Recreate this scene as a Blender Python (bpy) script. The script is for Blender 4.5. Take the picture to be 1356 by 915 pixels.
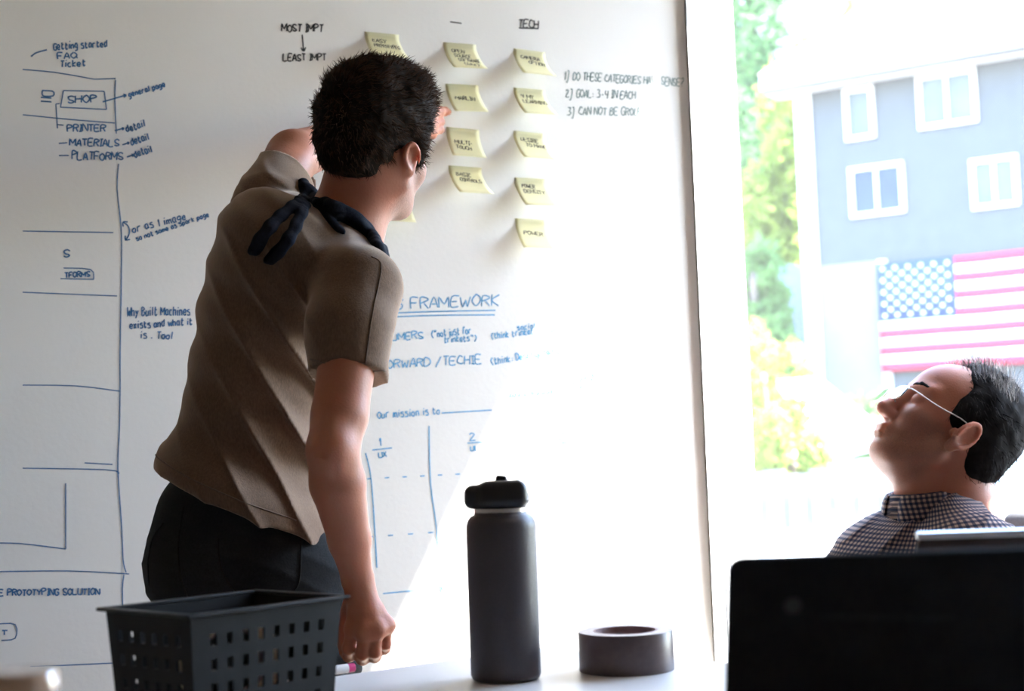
import bpy, bmesh, math, random
import numpy as np
from mathutils import Vector, Matrix

for o in list(bpy.data.objects):
    bpy.data.objects.remove(o, do_unlink=True)
SC = bpy.context.scene
COL = SC.collection
R = math.radians

# ------------------------------------------------------------------ camera
F = 1900.0                       # focal length in pixels of the 1356 x 915 frame
EYE = np.array((0.0, 0.0, 1.05))
cam_d = bpy.data.cameras.new('camera')
cam_d.sensor_width = 36.0
cam_d.lens = F / 1356 * 36.0
cam_d.clip_start = 0.05
cam_d.clip_end = 300
cam_d.dof.use_dof = True
cam_d.dof.focus_distance = 2.35
cam_d.dof.aperture_fstop = 4.5
cam = bpy.data.objects.new('camera', cam_d)
COL.objects.link(cam)
CM = Matrix.Rotation(R(90 + 4.3), 3, 'X') @ Matrix.Rotation(R(-2.0), 3, 'Z')
cam.matrix_world = Matrix.Translation(EYE) @ CM.to_4x4()
SC.camera = cam

# ------------------------------------------------------------------ room frame (plan)
U = np.array((math.cos(R(22.5)), math.sin(R(22.5)), 0.0))      # along the marker wall, to the corner
NB = np.array((U[1], -U[0], 0.0))                              # marker wall normal, into the room
V = np.array((math.cos(R(20)), -math.sin(R(20)), 0.0))         # along the window wall, from the corner
NW = np.array((V[1], -V[0], 0.0))                              # window wall normal, into the room
UP = np.array((0.0, 0.0, 1.0))
W0 = np.array((0.0, 3.14, 0.0))

CMn = np.array(CM)
def ray(x, y):
    return CMn @ np.array(((x - 678) / F, -(y - 457.5) / F, -1.0))
def P(x, y, Y):                  # a photograph point at depth Y
    d = ray(x, y)
    return EYE + d * (Y / d[1])
def hit(x, y, p0, n):            # a photograph point on a plane
    d = ray(x, y)
    return EYE + d * (np.dot(p0 - EYE, n) / np.dot(d, n))
def onwall(x, y):
    return hit(x, y, W0, NB)
K = onwall(933, 600); K[2] = 0   # corner of the room

# ------------------------------------------------------------------ world, sun, exposure
ALPHA = R(12.0)                  # sun grazing angle to the marker wall (plan)
a0, a1 = onwall(870, 96), onwall(505, 674)
slope = (a0[2] - a1[2]) / np.linalg.norm((a0 - a1)[:2])
SUN = -U * math.cos(ALPHA) - NB * math.sin(ALPHA)
SUN = SUN - UP * slope * math.cos(ALPHA)
SUN = SUN / np.linalg.norm(SUN)
sd = bpy.data.lights.new('sun_offscreen', 'SUN')
sd.energy = 15.0
sd.angle = R(0.55)
sd.color = (1.0, 0.95, 0.88)
sun = bpy.data.objects.new('sun_offscreen', sd)
COL.objects.link(sun)
sun.rotation_euler = Vector(SUN).to_track_quat('-Z', 'Y').to_euler()
sun.location = (6, 8, 12)

world = bpy.data.worlds.new('sky')
SC.world = world
world.use_nodes = True
wn = world.node_tree.nodes
wl = world.node_tree.links
wn.clear()
wo = wn.new('ShaderNodeOutputWorld')
wb = wn.new('ShaderNodeBackground')
ws = wn.new('ShaderNodeTexSky')
ws.sky_type = 'NISHITA'
ws.sun_disc = False
ws.sun_elevation = math.asin(-SUN[2])
ws.sun_rotation = math.atan2(-SUN[0], -SUN[1])
ws.dust_density = 1.0
wb.inputs['Strength'].default_value = 0.50
wl.new(ws.outputs[0], wb.inputs[0])
wl.new(wb.outputs[0], wo.inputs[0])

SC.view_settings.view_transform = 'Standard'
SC.view_settings.look = 'None'
SC.view_settings.gamma = 1.0
SC.view_settings.use_curve_mapping = False
SC.view_settings.exposure = 2.72

# ------------------------------------------------------------------ helpers
def mat(name, col, rough=0.6, metal=0.0, spec=0.4, var=None, bump=None, sub=0.0, trans=0.0, coat=0.0, sheen=0.0, emit=None):
    m = bpy.data.materials.new(name)
    m.use_nodes = True
    nt = m.node_tree
    b = nt.nodes['Principled BSDF']
    b.inputs['Base Color'].default_value = (*col, 1)
    b.inputs['Roughness'].default_value = rough
    b.inputs['Metallic'].default_value = metal
    b.inputs['Specular IOR Level'].default_value = spec
    b.inputs['Coat Weight'].default_value = coat
    b.inputs['Sheen Weight'].default_value = sheen
    if sub:
        b.inputs['Subsurface Weight'].default_value = sub
        b.inputs['Subsurface Radius'].default_value = (1.0, 0.3, 0.15)
        b.inputs['Subsurface Scale'].default_value = 0.018
    if trans:
        b.inputs['Transmission Weight'].default_value = trans
    tc = nt.nodes.new('ShaderNodeTexCoord')
    if var:                       # (scale, amount, stretch)
        n = nt.nodes.new('ShaderNodeTexNoise')
        n.inputs['Scale'].default_value = var[0]
        n.inputs['Detail'].default_value = 5
        mp = nt.nodes.new('ShaderNodeMapping')
        mp.inputs['Scale'].default_value = var[2] if len(var) > 2 else (1, 1, 1)
        nt.links.new(tc.outputs['Object'], mp.inputs[0])
        nt.links.new(mp.outputs[0], n.inputs['Vector'])
        r = nt.nodes.new('ShaderNodeMapRange')
        r.inputs['From Min'].default_value = 0.3
        r.inputs['From Max'].default_value = 0.7
        r.inputs['To Min'].default_value = 1 - var[1]
        r.inputs['To Max'].default_value = 1 + var[1]
        nt.links.new(n.outputs[0], r.inputs[0])
        mx = nt.nodes.new('ShaderNodeVectorMath')
        mx.operation = 'SCALE'
        mx.inputs[0].default_value = col
        nt.links.new(r.outputs[0], mx.inputs['Scale'])
        nt.links.new(mx.outputs[0], b.inputs['Base Color'])
    if bump:                      # (scale, strength)
        n = nt.nodes.new('ShaderNodeTexNoise')
        n.inputs['Scale'].default_value = bump[0]
        n.inputs['Detail'].default_value = 4
        nt.links.new(tc.outputs['Object'], n.inputs['Vector'])
        bp = nt.nodes.new('ShaderNodeBump')
        bp.inputs['Strength'].default_value = bump[1]
        bp.inputs['Distance'].default_value = 0.004
        nt.links.new(n.outputs[0], bp.inputs['Height'])
        nt.links.new(bp.outputs[0], b.inputs['Normal'])
    if emit:
        b.inputs['Emission Color'].default_value = (*emit[0], 1)
        b.inputs['Emission Strength'].default_value = emit[1]
    return m

BASE = {}
def mesh_obj(name, verts, faces, m, parent=None, base=(0, 0, 0), smooth=False):
    if parent is not None:
        base = BASE[parent.name]
    base = np.array(base, float)
    me = bpy.data.meshes.new(name)
    v = np.asarray(verts, float) - base
    me.from_pydata(v.tolist(), [], [tuple(int(i) for i in f) for f in faces])
    if smooth:
        me.polygons.foreach_set('use_smooth', [True] * len(me.polygons))
    me.materials.append(m)
    me.update()
    o = bpy.data.objects.new(name, me)
    COL.objects.link(o)
    if parent is not None:
        o.parent = parent
    else:
        o.location = base
    BASE[o.name] = base
    return o

def empty(name, base, label=None, cat=None, group=None, kind=None):
    o = bpy.data.objects.new(name, None)
    o.empty_display_size = 0.05
    COL.objects.link(o)
    o.location = base
    BASE[o.name] = np.array(base, float)
    return tag(o, label, cat, group, kind)

def tag(o, label=None, cat=None, group=None, kind=None):
    if label: o['label'] = label
    if cat: o['category'] = cat
    if group: o['group'] = group
    if kind: o['kind'] = kind
    return o

class MB:                          # collects solids for one mesh
    def __init__(s):
        s.v, s.f = [], []
    def add(s, vs, fs):
        n = len(s.v)
        s.v += [tuple(map(float, p)) for p in vs]
        s.f += [tuple(i + n for i in f) for f in fs]
        return s
    def box(s, o, a, b, c):        # corner o and three edge vectors
        o, a, b, c = (np.array(t, float) for t in (o, a, b, c))
        vs = [o, o + a, o + a + b, o + b, o + c, o + a + c, o + a + b + c, o + b + c]
        fs = [(0, 3, 2, 1), (4, 5, 6, 7), (0, 1, 5, 4), (1, 2, 6, 5), (2, 3, 7, 6), (3, 0, 4, 7)]
        if np.dot(np.cross(a, b), c) < 0:
            fs = [f[::-1] for f in fs]
        return s.add(vs, fs)
    def cbox(s, c, sx, sy, sz, ang=0):
        ca, sa = math.cos(ang), math.sin(ang)
        a = np.array((ca, sa, 0)) * sx; b = np.array((-sa, ca, 0)) * sy; h = UP * sz
        return s.box(np.array(c) - a / 2 - b / 2 - h / 2, a, b, h)
    def prism(s, pts, ext):        # planar polygon and extrusion vector
        n = len(pts); ext = np.array(ext, float)
        vs = [np.array(p, float) for p in pts]
        vs += [p + ext for p in vs]
        fs = [tuple(range(n))[::-1], tuple(range(n, 2 * n))]
        fs += [(i, (i + 1) % n, (i + 1) % n + n, i + n) for i in range(n)]
        return s.add(vs, fs)
    def lathe(s, prof, c, n=48, axis=UP, closed=False):
        axis = np.array(axis, float); axis /= np.linalg.norm(axis)
        t = np.array((1.0, 0, 0)) if abs(axis[0]) < 0.8 else np.array((0, 1.0, 0))
        e1 = np.cross(axis, t); e1 /= np.linalg.norm(e1); e2 = np.cross(axis, e1)
        vs, fs, m = [], [], len(prof)
        for i in range(n):
            a = 2 * math.pi * i / n
            d = e1 * math.cos(a) + e2 * math.sin(a)
            vs += [np.array(c) + d * r + axis * z for r, z in prof]
        for i in range(n):
            j = (i + 1) % n
            for k in range(m - 1 + (1 if closed else 0)):
                l = (k + 1) % m
                fs.append((i * m + k, j * m + k, j * m + l, i * m + l))
        if not closed:
            if prof[0][0] > 1e-5: fs.append(tuple(i * m for i in range(n))[::-1])
            if prof[-1][0] > 1e-5: fs.append(tuple(i * m + m - 1 for i in range(n)))
        return s.add(vs, fs)
    def tube(s, pts, rad, n=10, flat=None):
        pts = [np.array(p, float) for p in pts]
        vs, fs, prev = [], [], None
        for i, p in enumerate(pts):
            d = pts[min(i + 1, len(pts) - 1)] - pts[max(i - 1, 0)]
            d = d / (np.linalg.norm(d) + 1e-9)
            if prev is None:
                t = UP if abs(d[2]) < 0.9 else np.array((1.0, 0, 0))
                e1 = np.cross(d, t)
            else:
                e1 = prev - d * np.dot(prev, d)
            e1 /= np.linalg.norm(e1); prev = e1
            e2 = np.cross(d, e1)
            r = rad[i] if hasattr(rad, '__len__') else rad
            for k in range(n):
                a = 2 * math.pi * k / n
                vs.append(p + (e1 * math.cos(a) + e2 * math.sin(a) * (flat or 1)) * r)
        m = len(pts)
        for i in range(m - 1):
            for k in range(n):
                l = (k + 1) % n
                fs.append((i * n + k, i * n + l, (i + 1) * n + l, (i + 1) * n + k))
        fs.append(tuple(range(n))[::-1]); fs.append(tuple(range((m - 1) * n, m * n)))
        return s.add(vs, fs)
    def build(s, name, m, parent=None, base=(0, 0, 0), smooth=False, bevel=0, seg=2, auto=None):
        o = mesh_obj(name, s.v, s.f, m, parent, base, smooth)
        if bevel:
            b = o.modifiers.new('bevel', 'BEVEL'); b.width = bevel; b.segments = seg
            b.limit_method = 'ANGLE'; b.angle_limit = R(35)
        if auto:
            bm = bmesh.new(); bm.from_mesh(o.data)
            for e in bm.edges:
                if len(e.link_faces) == 2 and e.calc_face_angle(0) > R(auto): e.smooth = False
            for f in bm.faces: f.smooth = True
            bm.to_mesh(o.data); bm.free()
        return o

def spline(pts, k=6):              # Catmull-Rom through points
    pts = [np.array(p, float) for p in pts]
    out = []
    for i in range(len(pts) - 1):
        p0, p1, p2, p3 = pts[max(i - 1, 0)], pts[i], pts[i + 1], pts[min(i + 2, len(pts) - 1)]
        for j in range(k):
            t = j / k
            out.append(0.5 * (2 * p1 + (p2 - p0) * t + (2 * p0 - 5 * p1 + 4 * p2 - p3) * t * t + (3 * p1 - p0 - 3 * p2 + p3) * t ** 3))
    out.append(pts[-1])
    return out

# ---- signed distance bodies: smooth blends of cones, ellipsoids and boxes, meshed by surface nets
class Body:
    def __init__(s, h=0.004):
        s.p, s.h, s.disp = [], h, None
    def cone(s, a, b, ra, rb, k=0.02, op=1, sq=None):
        a, b = np.array(a, float), np.array(b, float)
        r = max(ra, rb)
        s.p.append(('c', a, b, ra, rb, k, op, np.minimum(a, b) - r, np.maximum(a, b) + r)); return s
    def chain(s, pts, rads, k=0.02):
        for i in range(len(pts) - 1):
            s.cone(pts[i], pts[i + 1], rads[i], rads[i + 1], k)
        return s
    def ell(s, c, rad, rot=None, k=0.02, op=1):
        c = np.array(c, float); rad = np.array(rad, float)
        rot = np.eye(3) if rot is None else np.array(rot, float)
        e = np.abs(rot) @ rad
        s.p.append(('e', c, rad, rot, None, k, op, c - e, c + e)); return s
    def box(s, c, half, rot=None, rnd=0.01, k=0.01, op=1):
        c = np.array(c, float); half = np.array(half, float)
        rot = np.eye(3) if rot is None else np.array(rot, float)
        e = np.abs(rot) @ half
        s.p.append(('b', c, half, rot, rnd, k, op, c - e, c + e)); return s
    def field(s, X, marg):
        n = max(1, len(X) // 12000)
        return np.concatenate([s._field(c, marg) for c in np.array_split(X, n)])
    def _field(s, X, marg):
        D = np.full(len(X), 1.0)
        lo, hi = X.min(axis=0), X.max(axis=0)
        for q in s.p:
            if np.any(lo > q[8] + marg + q[5]) or np.any(hi < q[7] - marg - q[5]): continue
            k, op = q[5], q[6]
            m = np.all((X > q[7] - marg - k) & (X < q[8] + marg + k), axis=1)
            if not m.any(): continue
            x = X[m]
            if q[0] == 'c':
                ba = q[2] - q[1]; pa = x - q[1]
                t = np.clip(pa @ ba / (ba @ ba + 1e-12), 0, 1)
                d = np.linalg.norm(pa - t[:, None] * ba, axis=1) - (q[3] + (q[4] - q[3]) * t)
            elif q[0] == 'e':
                l = (x - q[1]) @ q[3]
                k0 = np.linalg.norm(l / q[2], axis=1); k1 = np.linalg.norm(l / q[2] ** 2, axis=1)
                d = k0 * (k0 - 1) / (k1 + 1e-9)
            else:
                l = np.abs((x - q[1]) @ q[3]) - q[2] + q[4]
                d = np.linalg.norm(np.maximum(l, 0), axis=1) + np.minimum(l.max(axis=1), 0) - q[4]
            c = D[m]
            if op > 0:
                hh = np.maximum(k - np.abs(c - d), 0) / k
                D[m] = np.minimum(c, d) - hh * hh * k * 0.25
            else:
                hh = np.maximum(k - np.abs(-c - d), 0) / k
                D[m] = np.maximum(c, -d) + hh * hh * k * 0.25
        if s.disp is not None:
            m = np.abs(D) < 0.05
            if m.any(): D[m] = D[m] + s.disp(X[m])
        return D
    def mesh(s):
        h = s.h
        adds = [q for q in s.p if q[6] > 0]
        lo = np.min([q[7] for q in adds], axis=0) - 6 * h
        hi = np.max([q[8] for q in adds], axis=0) + 6 * h
        n = np.ceil((hi - lo) / h / 4).astype(int) * 4 + 1
        nc = (n - 1) // 4 + 1
        gc = [lo[i] + np.arange(nc[i]) * 4 * h for i in range(3)]
        X = np.stack(np.meshgrid(*gc, indexing='ij'), -1).reshape(-1, 3)
        near = (np.abs(s.field(X, 12 * h)) < 7.5 * h).reshape(nc)
        pad = np.zeros(nc + 2, bool)
        for dx in (0, 1, 2):
            for dy in (0, 1, 2):
                for dz in (0, 1, 2):
                    pad[dx:dx + nc[0], dy:dy + nc[1], dz:dz + nc[2]] |= near
        near = pad[1:-1, 1:-1, 1:-1]
        fine = np.repeat(np.repeat(np.repeat(near, 4, 0), 4, 1), 4, 2)[2:2 + n[0], 2:2 + n[1], 2:2 + n[2]]
        pd = np.zeros(n, bool); pd[:fine.shape[0], :fine.shape[1], :fine.shape[2]] = fine
        idx = np.argwhere(pd)
        val = s.field(lo + idx * h, 12 * h)
        G = np.full(n, np.nan, np.float32)
        G[tuple(idx.T)] = val
        ok = ~np.isnan(G)
        ins = np.where(ok, G, 1) < 0
        offs = [(a, b, c) for a in (0, 1) for b in (0, 1) for c in (0, 1)]
        sl = lambda A, o: A[o[0]:A.shape[0] - 1 + o[0], o[1]:A.shape[1] - 1 + o[1], o[2]:A.shape[2] - 1 + o[2]]
        cnt = sum(sl(ins, o).astype(np.int8) for o in offs)
        allok = np.logical_and.reduce([sl(ok, o) for o in offs])
        act = (cnt > 0) & (cnt < 8) & allok
        ci = np.argwhere(act)
        num = np.full(act.shape, -1, np.int32)
        num[tuple(ci.T)] = np.arange(len(ci))
        cv = {o: G[ci[:, 0] + o[0], ci[:, 1] + o[1], ci[:, 2] + o[2]] for o in offs}
        acc = np.zeros((len(ci), 3)); w = np.zeros(len(ci))
        for o in offs:
            for ax in range(3):
                if o[ax]: continue
                o2 = list(o); o2[ax] = 1; o2 = tuple(o2)
                a, b = cv[o], cv[o2]
                cr = (a < 0) != (b < 0)
                t = np.where(cr, a / np.where(cr, a - b, 1), 0)
                pt = np.tile(np.array(o, float), (len(ci), 1)); pt[:, ax] = t
                acc[cr] += pt[cr]; w[cr] += 1
        verts = lo + (ci + acc / np.maximum(w, 1)[:, None]) * h
        faces = []
        for ax in range(3):
            b, c = (ax + 1) % 3, (ax + 2) % 3
            sA = [slice(None)] * 3; sB = [slice(None)] * 3
            sA[ax] = slice(0, n[ax] - 1); sB[ax] = slice(1, n[ax])
            A, B = ins[tuple(sA)], ins[tuple(sB)]
            e = np.argwhere(A != B)
            e = e[(e[:, b] > 0) & (e[:, c] > 0) & (e[:, b] < n[b] - 1) & (e[:, c] < n[c] - 1)]
            q = []
            for db, dc in ((1, 1), (0, 1), (0, 0), (1, 0)):
                t = e.copy(); t[:, b] -= db; t[:, c] -= dc
                q.append(num[tuple(t.T)])
            q = np.stack(q, 1)
            fl = A[tuple(e.T)]
            q[~fl] = q[~fl][:, ::-1]
            faces.append(q[(q >= 0).all(axis=1)])
        return verts, np.concatenate(faces)

def fast_obj(name, verts, faces, m, parent=None, base=(0, 0, 0)):
    if parent is not None:
        base = BASE[parent.name]
    base = np.array(base, float)
    me = bpy.data.meshes.new(name)
    me.vertices.add(len(verts)); me.vertices.foreach_set('co', (verts - base).astype(np.float32).ravel())
    k = faces.shape[1]
    me.loops.add(len(faces) * k); me.loops.foreach_set('vertex_index', faces.astype(np.int32).ravel())
    me.polygons.add(len(faces))
    me.polygons.foreach_set('loop_start', (np.arange(len(faces)) * k).astype(np.int32))
    me.polygons.foreach_set('use_smooth', np.ones(len(faces), bool))
    me.materials.append(m)
    me.update(calc_edges=True)
    me.validate()
    o = bpy.data.objects.new(name, me)
    COL.objects.link(o)
    if parent is not None: o.parent = parent
    else: o.location = base
    BASE[o.name] = base
    return o

def vnoise(X, f, seed=0):          # cheap smooth pseudo noise
    rs = np.random.RandomState(seed)
    out = np.zeros(len(X))
    for i in range(5):
        d = rs.randn(3); d /= np.linalg.norm(d)
        out += np.sin(X @ d * f * (0.6 + 0.35 * i) + rs.rand() * 6.28 + 1.3 * np.sin(X @ rs.randn(3) * f * 0.4))
    return out / 5

# ------------------------------------------------------------------ materials of the room
M_board = mat('white_board_paint', (0.87, 0.855, 0.83), 0.42, spec=0.35, var=(1.6, 0.025), bump=(90, 0.10))
M_wall = mat('wall_paint', (0.36, 0.27, 0.19), 0.8, var=(2, 0.04))
M_ceil = mat('ceiling_paint', (0.48, 0.39, 0.30), 0.85, var=(2, 0.03))
M_floor = mat('dark_carpet', (0.26, 0.23, 0.20), 0.9, var=(40, 0.2))
M_frame = mat('white_window_frame', (0.82, 0.83, 0.84), 0.45, var=(5, 0.03))
M_groove = mat('brown_caulk', (0.26, 0.20, 0.15), 0.9, var=(30, 0.3))
M_blue = mat('blue_marker_ink', (0.06, 0.17, 0.36), 0.6, var=(300, 0.25))
M_lblue = mat('glare_paled_blue_ink', (0.13, 0.40, 0.68), 0.6, var=(300, 0.25))  # same blue ink, with the glare near the sun patch put into its colour
M_black = mat('black_marker_ink', (0.03, 0.032, 0.035), 0.6, var=(300, 0.25))
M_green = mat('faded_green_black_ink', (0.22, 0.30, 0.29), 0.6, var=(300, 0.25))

# ------------------------------------------------------------------ room shell
H = 2.75
A = K - U * 3.2
B = K + V * 3.2
B0, A0 = np.array((B[0], -3.2, 0)), np.array((A[0], -3.2, 0))
T = 0.16
tag(MB().prism([A0 - (0.2, 0.2, 0), B0 + (0.2, -0.2, 0), B + V * 0.2 - NW * 0.2, K - NB * 0.2, A - U * 0.2 - NB * 0.2], (0, 0, -0.12)).build('floor', M_floor), kind='structure')
tag(MB().prism([p + UP * H for p in (A0 - (0.2, 0.2, 0), B0 + (0.2, -0.2, 0), B + V * 0.2 - NW * 0.2, K - NB * 0.2, A - U * 0.2 - NB * 0.2)], (0, 0, 0.12)).build('ceiling', M_ceil), kind='structure')
wall_board = tag(MB().box(A - U * 0.1, U * 3.3, -NB * T, UP * H).build('wall_back', M_board, base=A), kind='structure')
tag(MB().box(A0, (0, A[1] + 3.2, 0), (-T, 0, 0), UP * H).build('wall_left', M_wall), kind='structure')
tag(MB().box(A0, (B0 - A0), (0, -T, 0), UP * H).build('wall_front', M_wall), kind='structure')
tag(MB().box(B0, (0, B[1] + 3.2, 0), (T, 0, 0), UP * H).build('wall_east', M_wall), kind='structure')

# window wall: opening from GAP to WIN_R along V, WIN_B to WIN_T in height
# the opening's upper corner throws the tip of the sun patch on the marker wall
WIN_L, WIN_R, WIN_B = 0.125, 2.55, 0.52
tip = onwall(870, 96)
back = -SUN
tt = np.dot(K - tip, NW) / np.dot(back, NW)
src = tip + back * tt                       # where the tip's ray crosses the window plane
WIN_T = float((tip + back * (np.dot(K - NW * T - tip, NW) / np.dot(back, NW)))[2])   # limited by the outer edge of the head
WIN_L = float(np.dot(src - K, V))
print('window left edge', WIN_L, 'top', WIN_T, 'sun', SUN, 'K', K)
GAP = 0.007
wr = MB()
wr.box(K + V * GAP, V * (3.2 - GAP), -NW * T, UP * (WIN_B - 0.05))
wr.box(K + V * GAP + UP * (WIN_T + 0.06), V * (3.2 - GAP), -NW * T, UP * (H - WIN_T - 0.06))
wr.box(K + V * (WIN_R + 0.06) + UP * (WIN_B - 0.05), V * (3.2 - WIN_R - 0.06), -NW * T, UP * (WIN_T - WIN_B + 0.11))
wall_win = tag(wr.build('wall_right', M_wall, base=K), kind='structure')
MB().box(K - NW * 0.012 - V * 0.03, V * (GAP + 0.03), -NW * (T - 0.012), UP * H).build('caulk_gap', M_groove, wall_win)

win = empty('window_1', K + UP * WIN_B, kind='structure')
win['label'] = 'large white framed picture window beside the marker wall'
hh = WIN_T - WIN_B
def frame_part(name, s0, s1, z0, z1, d0, d1, m=M_frame, bev=0.003):
    return MB().box(K + V * s0 + UP * z0 + NW * d0, V * (s1 - s0), NW * (d1 - d0), UP * (z1 - z0)).build(name, m, win, bevel=bev)
def plan_prism(name, pts, m, z0=WIN_B - 0.05, z1=WIN_T + 0.06, bev=0.002):      # (along V, out of the wall) outline extruded upwards
    q = [K + V * a_ + NW * d_ + UP * z0 for a_, d_ in pts]
    if np.cross(q[1] - q[0], q[2] - q[1])[2] < 0: q = q[::-1]
    return MB().prism(q, UP * (z1 - z0)).build(name, m, win, bevel=bev)
S_P = float(np.dot(hit(984, 450, K - NW * 0.095, NW) - K, V))      # where the glass starts
rat = -np.dot(SUN, V) / np.dot(SUN, NW)
P_F = (WIN_L - GAP) / rat                                          # the casing stands this proud and throws the upright shadow edge
print('reveal', WIN_L, S_P, P_F)
def splay(s_): return P_F - (P_F + 0.088) * (s_ - GAP) / (S_P - GAP)
def splay_part(name, f0, f1, m, sink=0.0, bev=0.0015):
    s0_, s1_ = GAP + (S_P - GAP) * f0, GAP + (S_P - GAP) * f1
    return plan_prism(name, [(s0_, splay(s0_) - sink), (s1_, splay(s1_) - sink), (s1_, -T), (s0_, -T)], m, bev=bev)
M_seal = mat('grey_seal', (0.35, 0.38, 0.37), 0.7, var=(20, 0.1))
splay_part('casing', 0.0, 0.30, M_frame)
splay_part('groove', 0.30, 0.335, M_seal, 0.010, 0)
splay_part('jamb_stop', 0.335, 0.46, M_frame, 0.002)
splay_part('groove', 0.46, 0.485, M_seal, 0.010, 0)
splay_part('sash_stile', 0.485, 1.0, M_frame, 0.003)
frame_part('sash_stile', WIN_R, WIN_R + 0.06, WIN_B - 0.05, WIN_T + 0.06, -T, -0.010)
frame_part('head_rail', WIN_L, WIN_R, WIN_T, WIN_T + 0.06, -T, -0.010)
frame_part('sill', GAP, WIN_R + 0.06, WIN_B - 0.05, WIN_B, -T, 0.06)
# hazed glass: mostly clear, a scattering film added to imitate veiling glare
M_glass = bpy.data.materials.new('glare_veil_glass')
M_glass.use_nodes = True
nt = M_glass.node_tree
nt.nodes.clear()
out = nt.nodes.new('ShaderNodeOutputMaterial')
tr = nt.nodes.new('ShaderNodeBsdfTransparent'); tr.inputs[0].default_value = (0.96, 0.98, 0.985, 1)
tl = nt.nodes.new('ShaderNodeBsdfTranslucent'); tl.inputs[0].default_value = (1.0, 0.97, 0.98, 1)
gl = nt.nodes.new('ShaderNodeBsdfGlossy'); gl.inputs['Roughness'].default_value = 0.02
m1 = nt.nodes.new('ShaderNodeMixShader'); m2 = nt.nodes.new('ShaderNodeMixShader')
no = nt.nodes.new('ShaderNodeTexNoise'); no.inputs['Scale'].default_value = 3
rg = nt.nodes.new('ShaderNodeMapRange'); rg.inputs['To Min'].default_value = 0.0080; rg.inputs['To Max'].default_value = 0.0100
nt.links.new(no.outputs[0], rg.inputs[0])
nt.links.new(rg.outputs[0], m1.inputs[0])
nt.links.new(tr.outputs[0], m1.inputs[1]); nt.links.new(tl.outputs[0], m1.inputs[2])
m2.inputs[0].default_value = 0.001
nt.links.new(m1.outputs[0], m2.inputs[1]); nt.links.new(gl.outputs[0], m2.inputs[2])
nt.links.new(m2.outputs[0], out.inputs[0])
frame_part('pane', S_P - 0.004, WIN_R + 0.01, WIN_B - 0.01, WIN_T + 0.01, -0.095, -0.091, M_glass, 0)

# ------------------------------------------------------------------ handwriting: a stroke alphabet (x 0-4, y: base 2, top 8, x-height 6, tail 0)
GL = {
 'A': '02 28 42|14 34', 'B': '02 08 28 37 26 05|25 44 33 22 02', 'C': '47 28 17 04 13 32 43', 'D': '02 08 28 46 44 22 02',
 'E': '48 08 02 42|05 35', 'F': '48 08 02|05 35', 'G': '47 28 07 04 12 32 44 25', 'H': '02 08|42 48|05 45', 'I': '08 48|28 22|02 42',
 'J': '48 43 22 03', 'K': '02 08|48 05 42', 'L': '08 02 42', 'M': '02 08 24 48 42', 'N': '02 08 42 48', 'O': '28 06 04 22 44 46 28',
 'P': '02 08 38 47 36 05', 'Q': '28 06 04 22 44 46 28|34 52', 'R': '02 08 38 47 36 05|25 42', 'S': '47 28 07 15 34 43 22 03',
 'T': '08 48|28 22', 'U': '08 03 22 43 48', 'V': '08 22 48', 'W': '08 12 26 32 48', 'X': '02 48|08 42', 'Y': '08 25 48|25 22', 'Z': '08 48 02 42',
 'a': '36 16 04 12 33|36 33 42', 'b': '08 02|05 26 34 22 02', 'c': '36 16 04 12 32', 'd': '36 16 04 12 33|38 32', 'e': '04 34 26 05 03 22 33',
 'f': '37 28 17 12|05 25', 'g': '36 16 04 13 33|36 31 10 00', 'h': '08 02|05 26 35 32', 'i': '16 12|18 18', 'j': '26 21 10|28 28', 'k': '08 02|36 04 32',
 'l': '18 12', 'm': '02 06|05 16 22|25 36 42', 'n': '02 06|05 26 35 32', 'o': '26 05 03 22 33 35 26', 'p': '06 00|05 26 34 22 03', 'q': '36 16 04 13 33|36 30',
 'r': '06 02|05 16 36', 's': '36 16 05 34 32 02', 't': '18 13 22 33|06 36', 'u': '06 03 12 33|36 32', 'v': '06 12 36', 'w': '06 12 25 32 46', 'x': '06 32|36 02',
 'y': '06 14|36 00', 'z': '06 36 02 32', '1': '16 28 22', '2': '07 18 37 02 42', '3': '08 38 25 44 32 02', '4': '08 05 45|38 32', '(': '38 16 14 31',
 ')': '18 36 34 11', '"': '18 16|38 36', '-': '15 35', '.': '12 13', ':': '13 13|15 15', '/': '01 38', '?': '07 28 36 14 13|12 12', ']': '08 28 20 00', ',': '13 01'}
RND = random.Random(7)
def strokes_of(text, a, b, hpx):
    """handwritten polylines in photograph pixels from baseline point a to b, capital height hpx"""
    adv = [0.55 if c == ' ' else (0.5 if c in 'ilIj1.:,' else (1.05 if c in 'mwMW' else 0.85)) for c in text]
    tot = sum(adv); ax, ay = a; bx, by = b
    L = math.hypot(bx - ax, by - ay); ex = ((bx - ax) / L, (by - ay) / L); ey = (ex[1], -ex[0])
    s, res = 0.0, []
    for c, w in zip(text, adv):
        if c in GL:
            cw = L * w / tot * 0.80
            jy = RND.uniform(-0.06, 0.06); js = RND.uniform(0.9, 1.08); sh = RND.uniform(0.0, 0.12)
            for st in GL[c].split('|'):
                pl = []
                for t in st.split():
                    gx = int(t[0]) / 4 + RND.uniform(-.05, .05); gy = (int(t[1]) - 2) / 6 * js + jy + RND.uniform(-.03, .03)
                    dx = s + gx * cw + gy * sh * hpx; dy = gy * hpx
                    pl.append((ax + ex[0] * dx + ey[0] * dy, ay + ex[1] * dx + ey[1] * dy))
                res.append(pl)
        s += L * w / tot
    return res
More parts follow.
